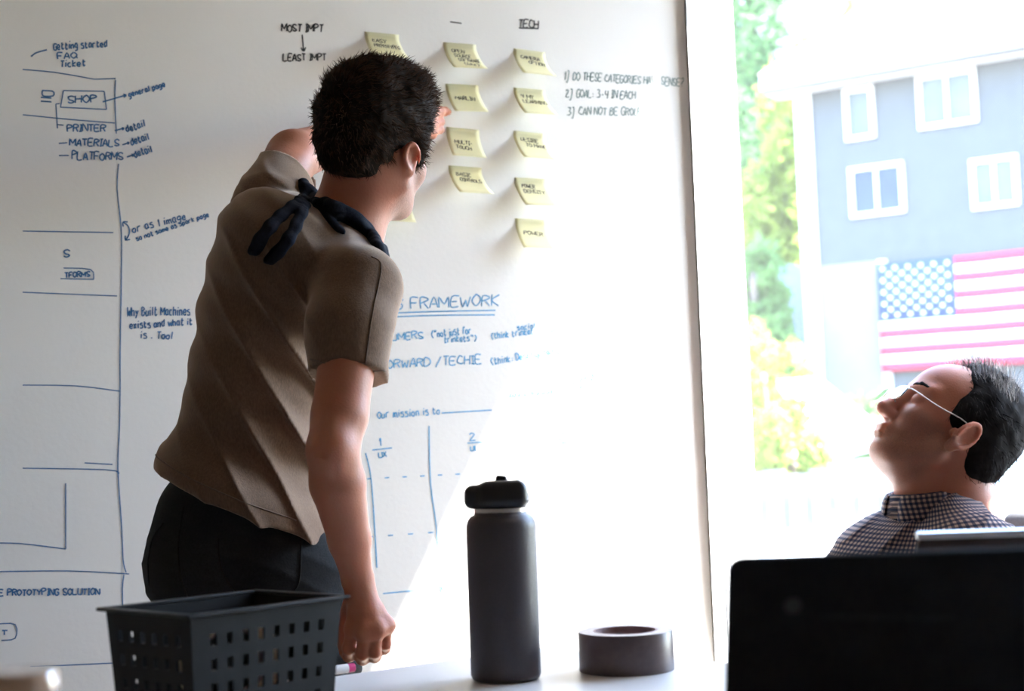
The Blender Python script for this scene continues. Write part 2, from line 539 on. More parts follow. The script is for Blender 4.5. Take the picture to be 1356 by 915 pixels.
def ribbon(mb, pl, width, place, nrm):
    """a pen stroke as a thin raised ribbon on a surface; place maps 2-D points to 3-D"""
    if len(pl) == 2 and math.dist(pl[0], pl[1]) < 0.6:
        pl = [pl[0], (pl[0][0] + 0.8, pl[0][1] + 0.8)]
    if len(pl) > 2:
        pl = [tuple(q) for q in spline(pl, 3)]
    pts = [place(*q) for q in pl]
    vs, fs = [], []
    for i, p in enumerate(pts):
        d = pts[min(i + 1, len(pts) - 1)] - pts[max(i - 1, 0)]
        d = d / (np.linalg.norm(d) + 1e-9)
        n = nrm if isinstance(nrm, np.ndarray) else nrm(*pl[i])
        e = np.cross(n, d)
        vs += [p + e * width / 2, p - e * width / 2]
    for i in range(len(pts) - 1):
        fs.append((2 * i, 2 * i + 1, 2 * i + 3, 2 * i + 2))
    mb.add(vs, fs)
def wplace(x, y):
    return onwall(x, y) + NB * 0.0006
def write(name, items, m, width, label):
    mb = MB()
    for it in items:
        if isinstance(it[0], str):
            for pl in strokes_of(*it): ribbon(mb, pl, width, wplace, NB)
        else:
            ribbon(mb, list(it), width, wplace, NB)
    o = mb.build(name, m, wall_board)
    o['label'] = label
    return o
def arrow(a, b, s=4):
    d = math.atan2(b[1] - a[1], b[0] - a[0])
    return [[a, b], [(b[0] + s * math.cos(d + 2.6), b[1] + s * math.sin(d + 2.6)), b, (b[0] + s * math.cos(d - 2.6), b[1] + s * math.sin(d - 2.6))]]
def dash(a, b, n, duty=0.25):
    out = []
    for i in range(n):
        t0, t1 = i / n, (i + duty) / n
        out.append([(a[0] + (b[0] - a[0]) * t, a[1] + (b[1] - a[1]) * t) for t in (t0, t1)])
    return out

write('marker_writing', [
    ('Getting started', (71, 66), (143, 62), 9), ('FAQ', (76, 78), (103, 77), 8), ('Ticket', (80, 89), (115, 87), 8),
    [(41, 75), (48, 70), (62, 66)], [(56, 120), (70, 121), (70, 127), (57, 127), (56, 120)], [(54, 129), (68, 130)], [(54, 134), (68, 135)],
    ('SHOP', (90, 137), (130, 135), 10), ('general page', (171, 129), (220, 114), 7), *arrow((136, 135), (167, 126)),
    ('PRINTER', (89, 174), (141, 174), 9), *arrow((152, 173), (164, 170), 3), ('detail', (168, 175), (194, 167), 9),
    ('MATERIALS', (92, 193), (159, 194), 9), *arrow((162, 192), (171, 189), 3), ('detail', (174, 192), (199, 184), 9),
    ('PLATFORMS', (95, 211), (164, 212), 10), *arrow((168, 208), (177, 205), 3), ('detail', (179, 209), (203, 200), 9),
    ('S', (84, 340), (94, 340), 10), ('TFORMS', (86, 368), (120, 366), 7), ('E PROTOTYPING SOLUTION', (-1, 789), (133, 787), 8), ('T', (2, 841), (11, 841), 6),
], M_blue, 0.0028, 'navy marker site map words beside the ruled boxes')
write('marker_diagram', [
    [(30, 92), (73, 96), (125, 105)], [(125, 105), (153, 104)], [(153, 106), (152, 130), (154, 177)],
    [(84, 120), (138, 121)], [(138, 121), (141, 145)], [(141, 145), (80, 142)], [(80, 142), (84, 120)],
    [(30, 152), (90, 158), (152, 163)], [(79, 137), (74, 138)], [(74, 138), (76, 170)], [(76, 165), (84, 166)], [(78, 190), (89, 189)], [(78, 206), (91, 206)],
    [(157, 217), (155, 250), (160, 297), (161, 342), (159, 465), (159, 518), (158, 570), (156, 621), (161, 696), (163, 742), (167, 758)], [(164, 761), (162, 780), (163, 820)],
    [(30, 306), (150, 308)], [(30, 387), (155, 392)], [(30, 510), (100, 511), (158, 518)], [(112, 613), (149, 615)], [(30, 620), (140, 622), (158, 627)],
    [(84, 355), (120, 357), (124, 370)], [(124, 370), (80, 369)],
    [(87, 640), (87, 727)], [(87, 727), (30, 720), (-5, 719)], [(-5, 757), (90, 756), (171, 760)], [(-2, 826), (20, 827), (20, 845), (2, 848)], [(40, 883), (150, 878)],
], M_blue, 0.0022, 'thin blue ruled boxes of a page layout sketch')
write('marker_note', [
    ('or as 1 image', (176, 308), (248, 290), 9), ('so not same as spark page', (181, 319), (278, 286), 6), *[[(163, 294), (170, 300), (171, 310), (166, 318)]],
    [(163, 300), (163, 294), (169, 294)], [(166, 312), (166, 318), (172, 317)],
    ('Why Built Machines', (168, 419), (253, 417), 11), ('exists and what it', (172, 435), (256, 430), 9), ('is . Tool', (186, 448), (230, 449), 9),
], M_blue, 0.0026, 'blue handwritten side notes left of the standing person')
write('marker_heading', [('MOST IMPT', (373, 42), (429, 42), 10), ('LEAST IMPT', (375, 81), (433, 80), 9), *arrow((400, 46), (402, 68), 6),
    ('TECH', (686, 36), (714, 37), 10), [(687, 37), (713, 38)], [(596, 29), (611, 31)]], M_black, 0.003, 'black marker headings above the sticky notes')
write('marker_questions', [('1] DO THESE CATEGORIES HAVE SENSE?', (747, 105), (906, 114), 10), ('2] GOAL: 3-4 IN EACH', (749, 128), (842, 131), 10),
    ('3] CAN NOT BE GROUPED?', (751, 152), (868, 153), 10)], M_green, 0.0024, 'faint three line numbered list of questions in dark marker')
write('marker_framework', [
    ('MESSAGING FRAMEWORK', (425, 413), (663, 404), 14), [(440, 418), (560, 413), (656, 411)], [(440, 424), (560, 418), (655, 417)],
    ('CONSUMERS', (486, 453), (562, 448), 9), ('("not just for', (571, 447), (625, 441), 9), ('trinkets")', (588, 454), (632, 451), 8),
    ('(think trinket schools)', (650, 449), (745, 438), 8), ('social', (685, 437), (710, 434), 6),
    ('STRAIGHTFORWARD /TECHIE', (432, 492), (639, 481), 11), ('(think: Desktop Metal)', (650, 483), (750, 467), 9),
    ('more distribution', (675, 526), (735, 521), 7), ('for makers', (742, 516), (790, 496), 6), ('and US today', (766, 516), (816, 487), 6),
    ('Our mission is to', (500, 554), (584, 548), 9), [(585, 547), (651, 543)], ('1', (501, 591), (509, 590), 10), [(493, 596), (519, 593)], ('UX', (502, 606), (513, 604), 7),
    [(568, 564), (570, 640), (578, 700), (585, 785)], ('2', (622, 584), (632, 583), 9), [(619, 587), (641, 585)], ('UI', (623, 597), (631, 596), 6),
    ('3', (742, 575), (750, 574), 8), [(738, 579), (758, 578)], ('Tech', (740, 588), (760, 586), 6), [(679, 562), (685, 620), (690, 700)],
    [(484, 600), (492, 640), (499, 752)], *dash((486, 634), (720, 622), 10), *dash((487, 711), (700, 696), 8), [(507, 786), (602, 777)],
], M_lblue, 0.0026, 'blue marker framework notes, paled by painted glare, beside the patch of sun')

# ------------------------------------------------------------------ sticky notes
def paper_mat(name, col):
    m = bpy.data.materials.new(name); m.use_nodes = True
    nt = m.node_tree; nt.nodes.clear()
    out = nt.nodes.new('ShaderNodeOutputMaterial')
    di = nt.nodes.new('ShaderNodeBsdfDiffuse'); tl = nt.nodes.new('ShaderNodeBsdfTranslucent')
    mx = nt.nodes.new('ShaderNodeMixShader'); mx.inputs[0].default_value = 0.5
    tc = nt.nodes.new('ShaderNodeTexCoord'); no = nt.nodes.new('ShaderNodeTexNoise'); no.inputs['Scale'].default_value = 60
    nt.links.new(tc.outputs['Object'], no.inputs['Vector'])
    rp = nt.nodes.new('ShaderNodeValToRGB')
    rp.color_ramp.elements[0].color = (*[c * 0.96 for c in col], 1); rp.color_ramp.elements[1].color = (*col, 1)
    nt.links.new(no.outputs[0], rp.inputs[0])
    nt.links.new(rp.outputs[0], di.inputs[0]); nt.links.new(rp.outputs[0], tl.inputs[0])
    nt.links.new(di.outputs[0], mx.inputs[1]); nt.links.new(tl.outputs[0], mx.inputs[2]); nt.links.new(mx.outputs[0], out.inputs[0])
    return m
M_paper = paper_mat('pale_yellow_paper', (0.95, 0.92, 0.70))
NOTE = 0.0765
def sticky(x0, y0, x1, y1, lines, label, lift=0.042, th=0.35):
    """a note stuck by its top edge at two photograph points on the wall, its lower edge curling into the room"""
    a, b = onwall(x0, y0), onwall(x1, y1)
    e = (b - a) / np.linalg.norm(b - a)
    dn = np.cross(e, NB); dn = dn if dn[2] < 0 else -dn
    base = a + NB * 0.0007
    N, Mx = 8, 10
    def at(s, t):                    # s across, t down, both 0..1
        tt = max(0.0, (t - 0.16) / 0.84)
        ang = th * 0 + lift / NOTE * 1.9 * tt
        up = lift * 1.5 * (0.6 * tt + 0.4 * tt ** 2) * (0.97 + 0.08 * s)
        down = NOTE * (t - 0.06 * tt ** 2)
        return base + e * NOTE * s + dn * down + NB * up
    vs = [at(i / N, j / Mx) for j in range(Mx + 1) for i in range(N + 1)]
    fs = [(j * (N + 1) + i, (j + 1) * (N + 1) + i, (j + 1) * (N + 1) + i + 1, j * (N + 1) + i + 1) for j in range(Mx) for i in range(N)]
    o = mesh_obj('sticky_note', vs, fs, M_paper, base=base, smooth=True)
    sm = o.modifiers.new('thickness', 'SOLIDIFY'); sm.thickness = 0.0003; sm.offset = 0
    tag(o, label, 'sticky note', 'yellow sticky notes on the marker wall')
    mb = MB()
    def pl2(x, y): return at(x, y) + nrm(x, y) * 0.0006
    def nrm(x, y):
        du = at(min(x + .02, 1), y) - at(max(x - .02, 0), y); dv = at(x, min(y + .02, 1)) - at(x, max(y - .02, 0))
        n = np.cross(dv, du); n /= np.linalg.norm(n)
        return n if np.dot(n, NB) > 0 else -n
    k = len(lines)
    for i, (txt, s0, s1) in enumerate(lines):
        y = 0.30 + i * (0.20 if k < 4 else 0.18)
        for pl in strokes_of(txt, (s0, y), (s1, y + 0.04), 0.13):
            q = [tuple(p) for p in (spline(pl, 2) if len(pl) > 2 else pl)]
            q = [(min(max(p[0], .02), .98), min(max(p[1], .02), .98)) for p in q]
            pts = [pl2(*p) for p in q]
            v2, f2 = [], []
            for j, p in enumerate(pts):
                d = pts[min(j + 1, len(pts) - 1)] - pts[max(j - 1, 0)]
                d = d / (np.linalg.norm(d) + 1e-9)
                ee = np.cross(nrm(*q[j]), d)
                v2 += [p + ee * 0.0009, p - ee * 0.0009]
            for j in range(len(pts) - 1): f2.append((2 * j, 2 * j + 1, 2 * j + 3, 2 * j + 2))
            mb.add(v2, f2)
    if mb.v: mb.build('handwriting', M_black, o)
    return o
sticky(483, 42, 527, 46, [('EASY', .2, .6), ('PROTOTYPES', .2, .95)], 'yellow sticky note reading easy prototypes above the standing person\'s hair', 0.045)
sticky(497, 252, 536, 255, [('', 0, .1), ('STORAGE', .15, .9)], 'yellow sticky note reading storage below the standing person\'s chin', 0.03)
sticky(587, 56, 626, 59, [('OPEN', .22, .6), ('SOURCE', .24, .75), ('SOFTWARE', .3, .97), ('(like)', .4, .85)], 'yellow sticky note reading open source software')
sticky(590, 111, 629, 113, [('', 0, .1), ('MARLIN', .2, .8)], 'yellow sticky note reading Marlin touched by a fingertip', 0.034)
sticky(591, 168, 630, 172, [('', 0, .1), ('MULTI-', .2, .75), ('TOUCH', .2, .65)], 'yellow sticky note reading multi-touch', 0.03)
sticky(594, 219, 632, 222, [('BASIC', .2, .65), ('CONTROLS', .25, .9)], 'yellow sticky note reading basic controls, lowest of its column', 0.048)
sticky(680, 64, 717, 69, [('CAMERA', .2, .8), ('OPTION', .4, .9)], 'yellow sticky note reading camera option under the word tech')
sticky(680, 116, 717, 119, [('4 MY', .2, .6), ('LEARNING', .2, .95)], 'yellow sticky note with the word learning')
sticky(680, 173, 717, 177, [('DESIRE', .2, .75), ('TO HAVE', .3, .95)], 'yellow sticky note reading desire to have')
sticky(681, 235, 718, 237, [('POWER', .2, .6), ('DENSITY', .2, .85)], 'yellow sticky note of two words directly above the lowest one of its column')
sticky(682, 289, 716, 291, [('', 0, .1), ('POWER', .2, .8)], 'yellow sticky note with one word, lowest beside the diagonal edge of sunlight', 0.032)
# ------------------------------------------------------------------ table
TZ = 0.76
M_table = mat('pale_laminate', (0.70, 0.68, 0.66), 0.4, var=(4, 0.03))
M_legs = mat('grey_steel', (0.25, 0.25, 0.26), 0.4, metal=0.8, var=(8, 0.1))
M_tedge = mat('rosewood_edge_band', (0.42, 0.20, 0.17), 0.5, var=(20, 0.2))
tc_ = np.array((0.02, 2.17, 0))
tl_ = np.array((-math.cos(R(38)), -math.sin(R(38)), 0))
tr_ = np.array((math.cos(R(40)), -math.sin(R(40)), 0))
quad = [tc_, tc_ + tl_ * 1.25, tc_ + tl_ * 1.25 + np.array((0.35, -0.85, 0)), tc_ + tr_ * 1.35 + np.array((-0.1, -0.75, 0)), tc_ + tr_ * 1.35]
table = empty('work_table', (0.05, 1.3, 0), 'pale laminate work table carrying the bottle, basket and laptops', 'table')
ctr = np.mean(quad, axis=0)
MB().prism([p + UP * TZ for p in quad], (0, 0, -0.028)).build('table_top', M_table, table, bevel=0.003)
MB().prism([ctr + (p - ctr) * 1.002 + UP * (TZ - 0.004) for p in quad], (0, 0, -0.020)).build('edge_band', M_tedge, table)
for p in quad:
    q = ctr + (p - ctr) * 0.86
    MB().lathe([(0.021, 0), (0.021, 0.01), (0.017, 0.012), (0.02, TZ - 0.028)], q, 16).build('leg', M_legs, table, auto=40)

# ------------------------------------------------------------------ water bottle
M_bottle = mat('graphite_powder_coat', (0.050, 0.041, 0.044), 0.42, spec=0.4, var=(600, 0.12), bump=(900, 0.12))
M_cap = mat('black_plastic', (0.014, 0.015, 0.018), 0.38, spec=0.35, var=(30, 0.1))
M_steel = mat('brushed_steel', (0.55, 0.52, 0.50), 0.3, metal=1.0, var=(60, 0.1))
bc = P(667, 800, 1.88); bc[2] = TZ
bottle = empty('water_bottle', bc, 'tall graphite water bottle with black straw lid standing on the table', 'bottle')
bz = 0.193
prof = [(0.0, 0), (0.040, 0), (0.0435, 0.002), (0.0455, 0.007), (0.0457, 0.10), (0.0457, bz)]
prof += [(0.0345 + 0.0112 * math.cos(a), bz + 0.0185 * math.sin(a)) for a in np.linspace(0.15, 1.45, 8)]
prof += [(0.0345, bz + 0.0195), (0.0345, bz + 0.022)]
MB().lathe(prof, bc, 64).build('body', M_bottle, bottle, auto=50)
MB().lathe([(0.0335, bz + 0.021), (0.0345, bz + 0.0215), (0.0345, bz + 0.0265), (0.033, bz + 0.027)], bc, 48).build('neck_ring', M_steel, bottle, auto=50)
# lid: rounded-D cap with a carry loop on one side, sloped top and a folding straw spout
cb = Body(0.0011)
lc = bc + UP * (bz + 0.026)
cb.ell(lc + np.array((0.002, 0, 0.012)), (0.036, 0.034, 0.021), None, 0.004)
cb.box(lc + np.array((-0.0165, 0, 0.0160)), (0.0300, 0.023, 0.0155), None, 0.011, 0.006)
cb.box(lc + np.array((0.004, 0, 0.0190)), (0.0315, 0.0315, 0.0170), None, 0.012, 0.006)
cb.box(lc + np.array((0.040, 0, 0.0465)), (0.030, 0.05, 0.014), Matrix.Rotation(R(27), 3, 'Y'), 0.002, 0.003, -1)
cb.box(lc + np.array((0, 0, -0.0165)), (0.06, 0.06, 0.017), None, 0.0, 0.001, -1)
v, f = cb.mesh(); fast_obj('lid', v, f, M_cap, bottle)
sp = Body(0.0009)
sp.box(lc + np.array((0.002, 0, 0.036)), (0.0075, 0.007, 0.007), Matrix.Rotation(R(8), 3, 'Y'), 0.004, 0.004)
sp.box(lc + np.array((0.012, 0, 0.0325)), (0.010, 0.006, 0.003), Matrix.Rotation(R(6), 3, 'Y'), 0.002, 0.004)
v, f = sp.mesh(); fast_obj('straw_spout', v, f, M_cap, bottle)

# ------------------------------------------------------------------ roll of tape
M_tape = mat('grey_brown_tape', (0.12, 0.09, 0.09), 0.35, spec=0.4, var=(120, 0.1))
M_tside = mat('tape_roll_side', (0.42, 0.36, 0.36), 0.5, var=(200, 0.15))
M_core = mat('printed_card_core', (0.30, 0.20, 0.20), 0.7, var=(60, 0.25))
tp = hit(827, 858, np.array((0, 0, TZ + 0.0255)), UP); tp = P(829, 857, 1.925); tp[2] = TZ
tape = empty('tape_roll', tp, 'wide roll of grey brown packing tape lying flat beside the bottle', 'tape')
MB().lathe([(0.0425, 0.0), (0.0625, 0.0), (0.0628, 0.001), (0.0628, 0.050), (0.0622, 0.051), (0.0425, 0.051)], tp, 64, closed=True).build('tape_winding', M_tape, tape, auto=40)
MB().lathe([(0.0425, 0.0510), (0.0620, 0.0510), (0.0620, 0.0513), (0.0425, 0.0513)], tp, 64, closed=True).build('winding_side', M_tside, tape, auto=40)
MB().lathe([(0.0395, 0.0), (0.0425, 0.0), (0.0425, 0.0516), (0.0395, 0.0516)], tp, 64, closed=True).build('core', M_core, tape, auto=40)

# ------------------------------------------------------------------ perforated basket
M_bask = mat('black_basket_plastic', (0.014, 0.015, 0.016), 0.55, spec=0.15, var=(40, 0.15))
bn, bL, bR = np.array((-0.342, 1.50, 0)), np.array((-0.462, 1.60, 0)), np.array((-0.206, 1.651, 0))
eR = bR - bn; eL = bL - bn
lenR, lenL = np.linalg.norm(eR), np.linalg.norm(eL)
eR /= lenR; eL -= eR * np.dot(eL, eR); eL /= np.linalg.norm(eL)
bctr = bn + eR * lenR / 2 + eL * lenL / 2
HB = 0.135
basket = empty('storage_basket', bctr + UP * TZ, 'black perforated plastic storage basket on the table, rim flared', 'basket')
def bpt(a, b, z):                 # a along eR, b along eL (-1..1), z 0..1, tapering downwards
    s = 0.90 + 0.10 * z
    return bctr + eR * a * lenR / 2 * s + eL * b * lenL / 2 * s + UP * (TZ + 0.003 + z * (HB - 0.006))
def cuts(n, w, marg):             # hole edges along 0..1
    xs = [0.0]
    pitch = (1 - 2 * marg) / n
    for i in range(n):
        c = marg + pitch * (i + 0.5)
        xs += [c - w * pitch / 2, c + w * pitch / 2]
    return xs + [1.0]
mb = MB()
zc = cuts(4, 0.46, 0.10)
def side(fn, n):
    xs = cuts(n, 0.38, 0.08)
    idx = {}
    vs, fs = [], []
    for j, z in enumerate(zc):
        for i, x in enumerate(xs):
            idx[i, j] = len(vs); vs.append(fn(2 * x - 1, z))
    for j in range(len(zc) - 1):
        for i in range(len(xs) - 1):
            if i % 2 == 1 and j % 2 == 1: continue
            fs.append((idx[i, j], idx[i + 1, j], idx[i + 1, j + 1], idx[i, j + 1]))
    mb.add(vs, fs)
side(lambda s, z: bpt(s, -1, z), 8)
side(lambda s, z: bpt(1, s, z), 6)
side(lambda s, z: bpt(-s, 1, z), 8)
side(lambda s, z: bpt(-1, -s, z), 6)
mb.add([bpt(-1, -1, 0), bpt(1, -1, 0), bpt(1, 1, 0), bpt(-1, 1, 0)], [(0, 3, 2, 1)])
o = mb.build('basket_body', M_bask, basket)
bm = bmesh.new(); bm.from_mesh(o.data); bmesh.ops.remove_doubles(bm, verts=bm.verts, dist=0.0005); bm.to_mesh(o.data); bm.free()
so = o.modifiers.new('wall', 'SOLIDIFY'); so.thickness = 0.0030; so.offset = 0
rim = MB()
for s0, s1 in (((-1, -1), (1, -1)), ((1, -1), (1, 1)), ((1, 1), (-1, 1)), ((-1, 1), (-1, -1))):
    a, b = bpt(*s0, 1.0), bpt(*s1, 1.0)
    d = (b - a) / np.linalg.norm(b - a); nn = np.cross(d, UP)
    rim.box(a - d * 0.009 - nn * 0.001, d * (np.linalg.norm(b - a) + 0.018), nn * 0.010, UP * 0.004)
rim.build('rim', mat('worn_rim_plastic', (0.015, 0.016, 0.017), 0.4, spec=0.3, var=(50, 0.2)), basket, bevel=0.0015)
# things inside
M_mask = mat('beige_masking_tape', (0.60, 0.47, 0.33), 0.7, var=(90, 0.1))
mt = bctr + eR * 0.030 + eL * 0.035
ax = eL * 0.93 + eR * 0.36; ax /= np.linalg.norm(ax)
mtc = mt + UP * (TZ + 0.0035 + 0.058)
mtape = empty('masking_tape_roll', mtc, 'beige masking tape roll standing on edge inside the black basket', 'tape')
MB().lathe([(0.040, -0.012), (0.058, -0.012), (0.058, 0.012), (0.040, 0.012)], mtc, 48, ax, closed=True).build('tape_winding', M_mask, mtape, auto=40)
MB().lathe([(0.038, -0.012), (0.040, -0.012), (0.040, 0.012), (0.038, 0.012)], mtc, 48, ax, closed=True).build('core', M_core, mtape, auto=40)
for i, (b_, col, nm) in enumerate(((-0.056, (0.75, 0.22, 0.05), 'orange'), (-0.040, (0.80, 0.48, 0.06), 'yellow'), (-0.024, (0.70, 0.10, 0.05), 'red'))):
    z = TZ + 0.0035 + 0.0075
    st = bctr - eR * 0.075 + eL * b_ + UP * z
    pen = empty('marker_pen', st, '%s felt marker lying on the bottom of the black basket' % nm, 'marker', 'markers in the basket')
    MB().lathe([(0.0, 0), (0.006, 0.001), (0.0072, 0.006), (0.0072, 0.092), (0.0, 0.0922)], st, 16, eR).build('barrel', mat(nm + '_marker_barrel', col, 0.4, var=(30, 0.1)), pen, auto=40)
    MB().lathe([(0.0, 0.092), (0.0075, 0.0921), (0.0075, 0.128), (0.006, 0.132), (0.0, 0.133)], st, 16, eR).build('cap', mat(nm + '_marker_cap', tuple(c * 0.8 for c in col), 0.4, var=(30, 0.1)), pen, auto=40)

# small marker on the table edge by the hand
ms = hit(459, 884, np.array((0, 0, TZ + 0.006)), UP); ms = ms + np.array((0.616, -0.788, 0)) * 0.008; ms[2] = TZ + 0.0062
md = tl_.copy()
pen = empty('whiteboard_marker', ms, 'white whiteboard marker with a red end lying at the table edge under the hand', 'marker')
MB().lathe([(0.0, 0.004), (0.0062, 0.004), (0.0062, 0.105), (0.0, 0.106)], ms, 20, md).build('barrel', mat('white_marker_barrel', (0.75, 0.73, 0.72), 0.4, var=(30, 0.05)), pen, auto=40)
MB().lathe([(0.0, -0.007), (0.005, -0.007), (0.0060, -0.006), (0.0060, 0.0045), (0.0, 0.005)], ms, 20, md).build('end_plug', mat('magenta_plug', (0.55, 0.03, 0.16), 0.4, var=(30, 0.1)), pen, auto=40)

# glass jar with a metal lid, close to the camera
jc = np.array((-0.355, 1.02, TZ))
jar = empty('amber_jar', jc, 'small amber glass jar with a glossy lid beside the basket', 'jar')
M_amber = mat('amber_glass', (0.45, 0.24, 0.13), 0.12, spec=0.6, var=(8, 0.2), coat=0.6)
MB().lathe([(0.0, 0), (0.030, 0), (0.033, 0.003), (0.034, 0.01), (0.034, 0.108), (0.031, 0.125), (0.026, 0.131), (0.026, 0.135), (0, 0.135)], jc, 40).build('jar_body', M_amber, jar, auto=50)
MB().lathe([(0.0285, 0.131), (0.0288, 0.133), (0.0288, 0.147), (0.027, 0.150), (0.0, 0.151)], jc, 40).build('jar_lid', mat('glossy_tan_lid', (0.52, 0.36, 0.26), 0.12, spec=0.7, var=(20, 0.1), coat=0.8), jar, auto=50)

# ------------------------------------------------------------------ laptops
def laptop(name, tl_px, Ytop, width, lid, tilt, base_d, m_lid, m_edge, label, yaw=0):
    top = P(*tl_px, Ytop)
    w = np.array((math.cos(yaw), math.sin(yaw), 0)); dd = np.array((-math.sin(yaw), math.cos(yaw), 0))
    ld = dd * math.sin(tilt) - UP * math.cos(tilt)          # down the lid
    hz = TZ + 0.016
    lid = (top[2] - hz) / math.cos(tilt)
    hin = top + ld * lid
    lp = empty(name, np.array((hin[0], hin[1], TZ)), label, 'laptop')
    nn = np.cross(w, ld); nn = nn if nn[1] < 0 else -nn      # towards the camera
    def rr(o, a, b, r, n=5):                                # rounded rectangle, corner o, edges a b
        la, lb = np.linalg.norm(a), np.linalg.norm(b); ea, eb = a / la, b / lb
        pts = []
        for cx, cy, s in ((r, r, math.pi), (la - r, r, 1.5 * math.pi), (la - r, lb - r, 0), (r, lb - r, .5 * math.pi)):
            for i in range(n + 1):
                t = s + i / n * math.pi / 2
                pts.append(o + ea * (cx + r * math.cos(t)) + eb * (cy + r * math.sin(t)))
        return pts
    lidp = MB().prism(rr(top, w * width, ld * lid, 0.011), -nn * 0.006).build('screen_lid', m_lid, lp, bevel=0.0012)
    MB().prism(rr(top - nn * 0.0062 + w * 0.006 + ld * 0.006, w * (width - 0.012), ld * (lid - 0.02), 0.006), -nn * 0.0008).build('display', M_cap, lp)
    bo = np.array((hin[0], hin[1], TZ + 0.002)) + dd * 0.004
    MB().prism(rr(bo, w * width, dd * base_d, 0.011), UP * 0.014).build('keyboard_base', m_edge, lp, bevel=0.0012)
    mk = MB()
    for r_ in range(5):
        for c_ in range(12):
            mk.box(bo + w * (0.02 + c_ * (width - 0.04) / 12) + dd * (0.02 + r_ * 0.0185) + UP * 0.014, w * ((width - 0.04) / 12 - 0.003), dd * 0.0155, UP * 0.0012)
    tag(mk.build('keys', M_cap, lp), kind='stuff')
    MB().lathe([(0.006, 0), (0.006, width * 0.8)], hin + w * width * 0.1 + UP * 0.0 + dd * 0.002, 12, w).build('hinge', M_cap, lp, auto=40)
    for fx in (0.03, width - 0.03):
        for fy in (0.02, base_d - 0.02):
            MB().lathe([(0.005, -0.002), (0.005, 0.001)], bo + w * fx + dd * fy, 10).build('foot', M_cap, lp)
    return lp, top, w, ld, nn, lidp
M_lap = mat('matte_black_lid', (0.013, 0.014, 0.016), 0.6, spec=0.10, var=(40, 0.15))
lp, top, w, ld, nn, lidp = laptop('laptop', (964, 742), 1.0, 0.33, 0.2, R(24), 0.22, M_lap, M_lap, 'open black laptop seen from behind, lid with a small round grey emblem')
lpl = hit(1050, 802, top, nn)
M_emb = mat('grey_emblem', (0.045, 0.048, 0.052), 0.5, spec=0.2, var=(90, 0.1))
MB().lathe([(0.0, 0.0), (0.0062, 0.0), (0.0062, 0.0005), (0, 0.0006)], lpl, 24, nn).build('lid_emblem', M_emb, lp)
tx = MB()
p0, p1 = hit(1086, 813, top, nn), hit(1265, 815, top, nn)
rr_ = random.Random(3)
s = 0.0
while s < 1:
    g = rr_.uniform(0.03, 0.07)
    tx.box(p0 + (p1 - p0) * s - nn * 0.0002, (p1 - p0) * min(g, 1 - s) * 0.8, ld * 0.004, nn * 0.0005); s += g
tx.build('lid_sticker', mat('dim_sticker_print', (0.022, 0.025, 0.027), 0.7, spec=0.1, var=(200, 0.4)), lp)
M_lap2 = mat('brown_grey_lid', (0.055, 0.033, 0.028), 0.5, spec=0.25, var=(40, 0.1))
M_silver = mat('silver_edge', (0.62, 0.64, 0.70), 0.35, metal=0.6, var=(40, 0.05))
lp2, top2, w2, ld2, nn2, lid2 = laptop('tablet_computer', (1215, 711), 1.42, 0.235, 0.2, R(14), 0.15, M_lap2, M_lap2, 'slim brown tablet computer with pale top edge propped up behind the black laptop')
lp2['category'] = 'tablet'
MB().box(top2 - UP * 0.003 + nn2 * 0.001, w2 * 0.235, -nn2 * 0.009, UP * 0.0062).build('top_edge', M_silver, lp2, bevel=0.001)
# ------------------------------------------------------------------ people
def skin_mat(name, col, beard):
    m = mat(name, col, 0.5, spec=0.35, bump=(260, 0.12), sub=0.25)
    nt = m.node_tree; b = nt.nodes['Principled BSDF']
    at = nt.nodes.new('ShaderNodeAttribute'); at.attribute_name = 'stubble'
    no = nt.nodes.new('ShaderNodeTexNoise'); no.inputs['Scale'].default_value = 500
    tc = nt.nodes.new('ShaderNodeTexCoord'); nt.links.new(tc.outputs['Object'], no.inputs['Vector'])
    n2 = nt.nodes.new('ShaderNodeTexNoise'); n2.inputs['Scale'].default_value = 18; nt.links.new(tc.outputs['Object'], n2.inputs['Vector'])
    mu = nt.nodes.new('ShaderNodeMath'); mu.operation = 'MULTIPLY'
    nt.links.new(at.outputs['Fac'], mu.inputs[0]); nt.links.new(no.outputs[0], mu.inputs[1])
    m0 = nt.nodes.new('ShaderNodeMix'); m0.data_type = 'RGBA'
    m0.inputs[6].default_value = (*col, 1); m0.inputs[7].default_value = (col[0] * 0.95, col[1] * 0.72, col[2] * 0.66, 1)
    nt.links.new(n2.outputs[0], m0.inputs[0])
    mx = nt.nodes.new('ShaderNodeMix'); mx.data_type = 'RGBA'
    nt.links.new(mu.outputs[0], mx.inputs[0]); nt.links.new(m0.outputs[2], mx.inputs[6]); mx.inputs[7].default_value = (*beard, 1)
    nt.links.new(mx.outputs[2], b.inputs['Base Color'])
    return m
def frame(fwd, roll=0.0, pitch=0.0):
    """columns: forward, left, up of a head turned to a plan direction, pitched up and rolled to its right"""
    f = np.array((fwd[0], fwd[1], 0.0)); f /= np.linalg.norm(f)
    l = np.cross(UP, f)
    M = np.stack([f, l, UP], 1)
    Rp = np.array(Matrix.Rotation(-pitch, 3, 'Y')); Rr = np.array(Matrix.Rotation(roll, 3, 'X'))
    return M @ Rr @ Rp
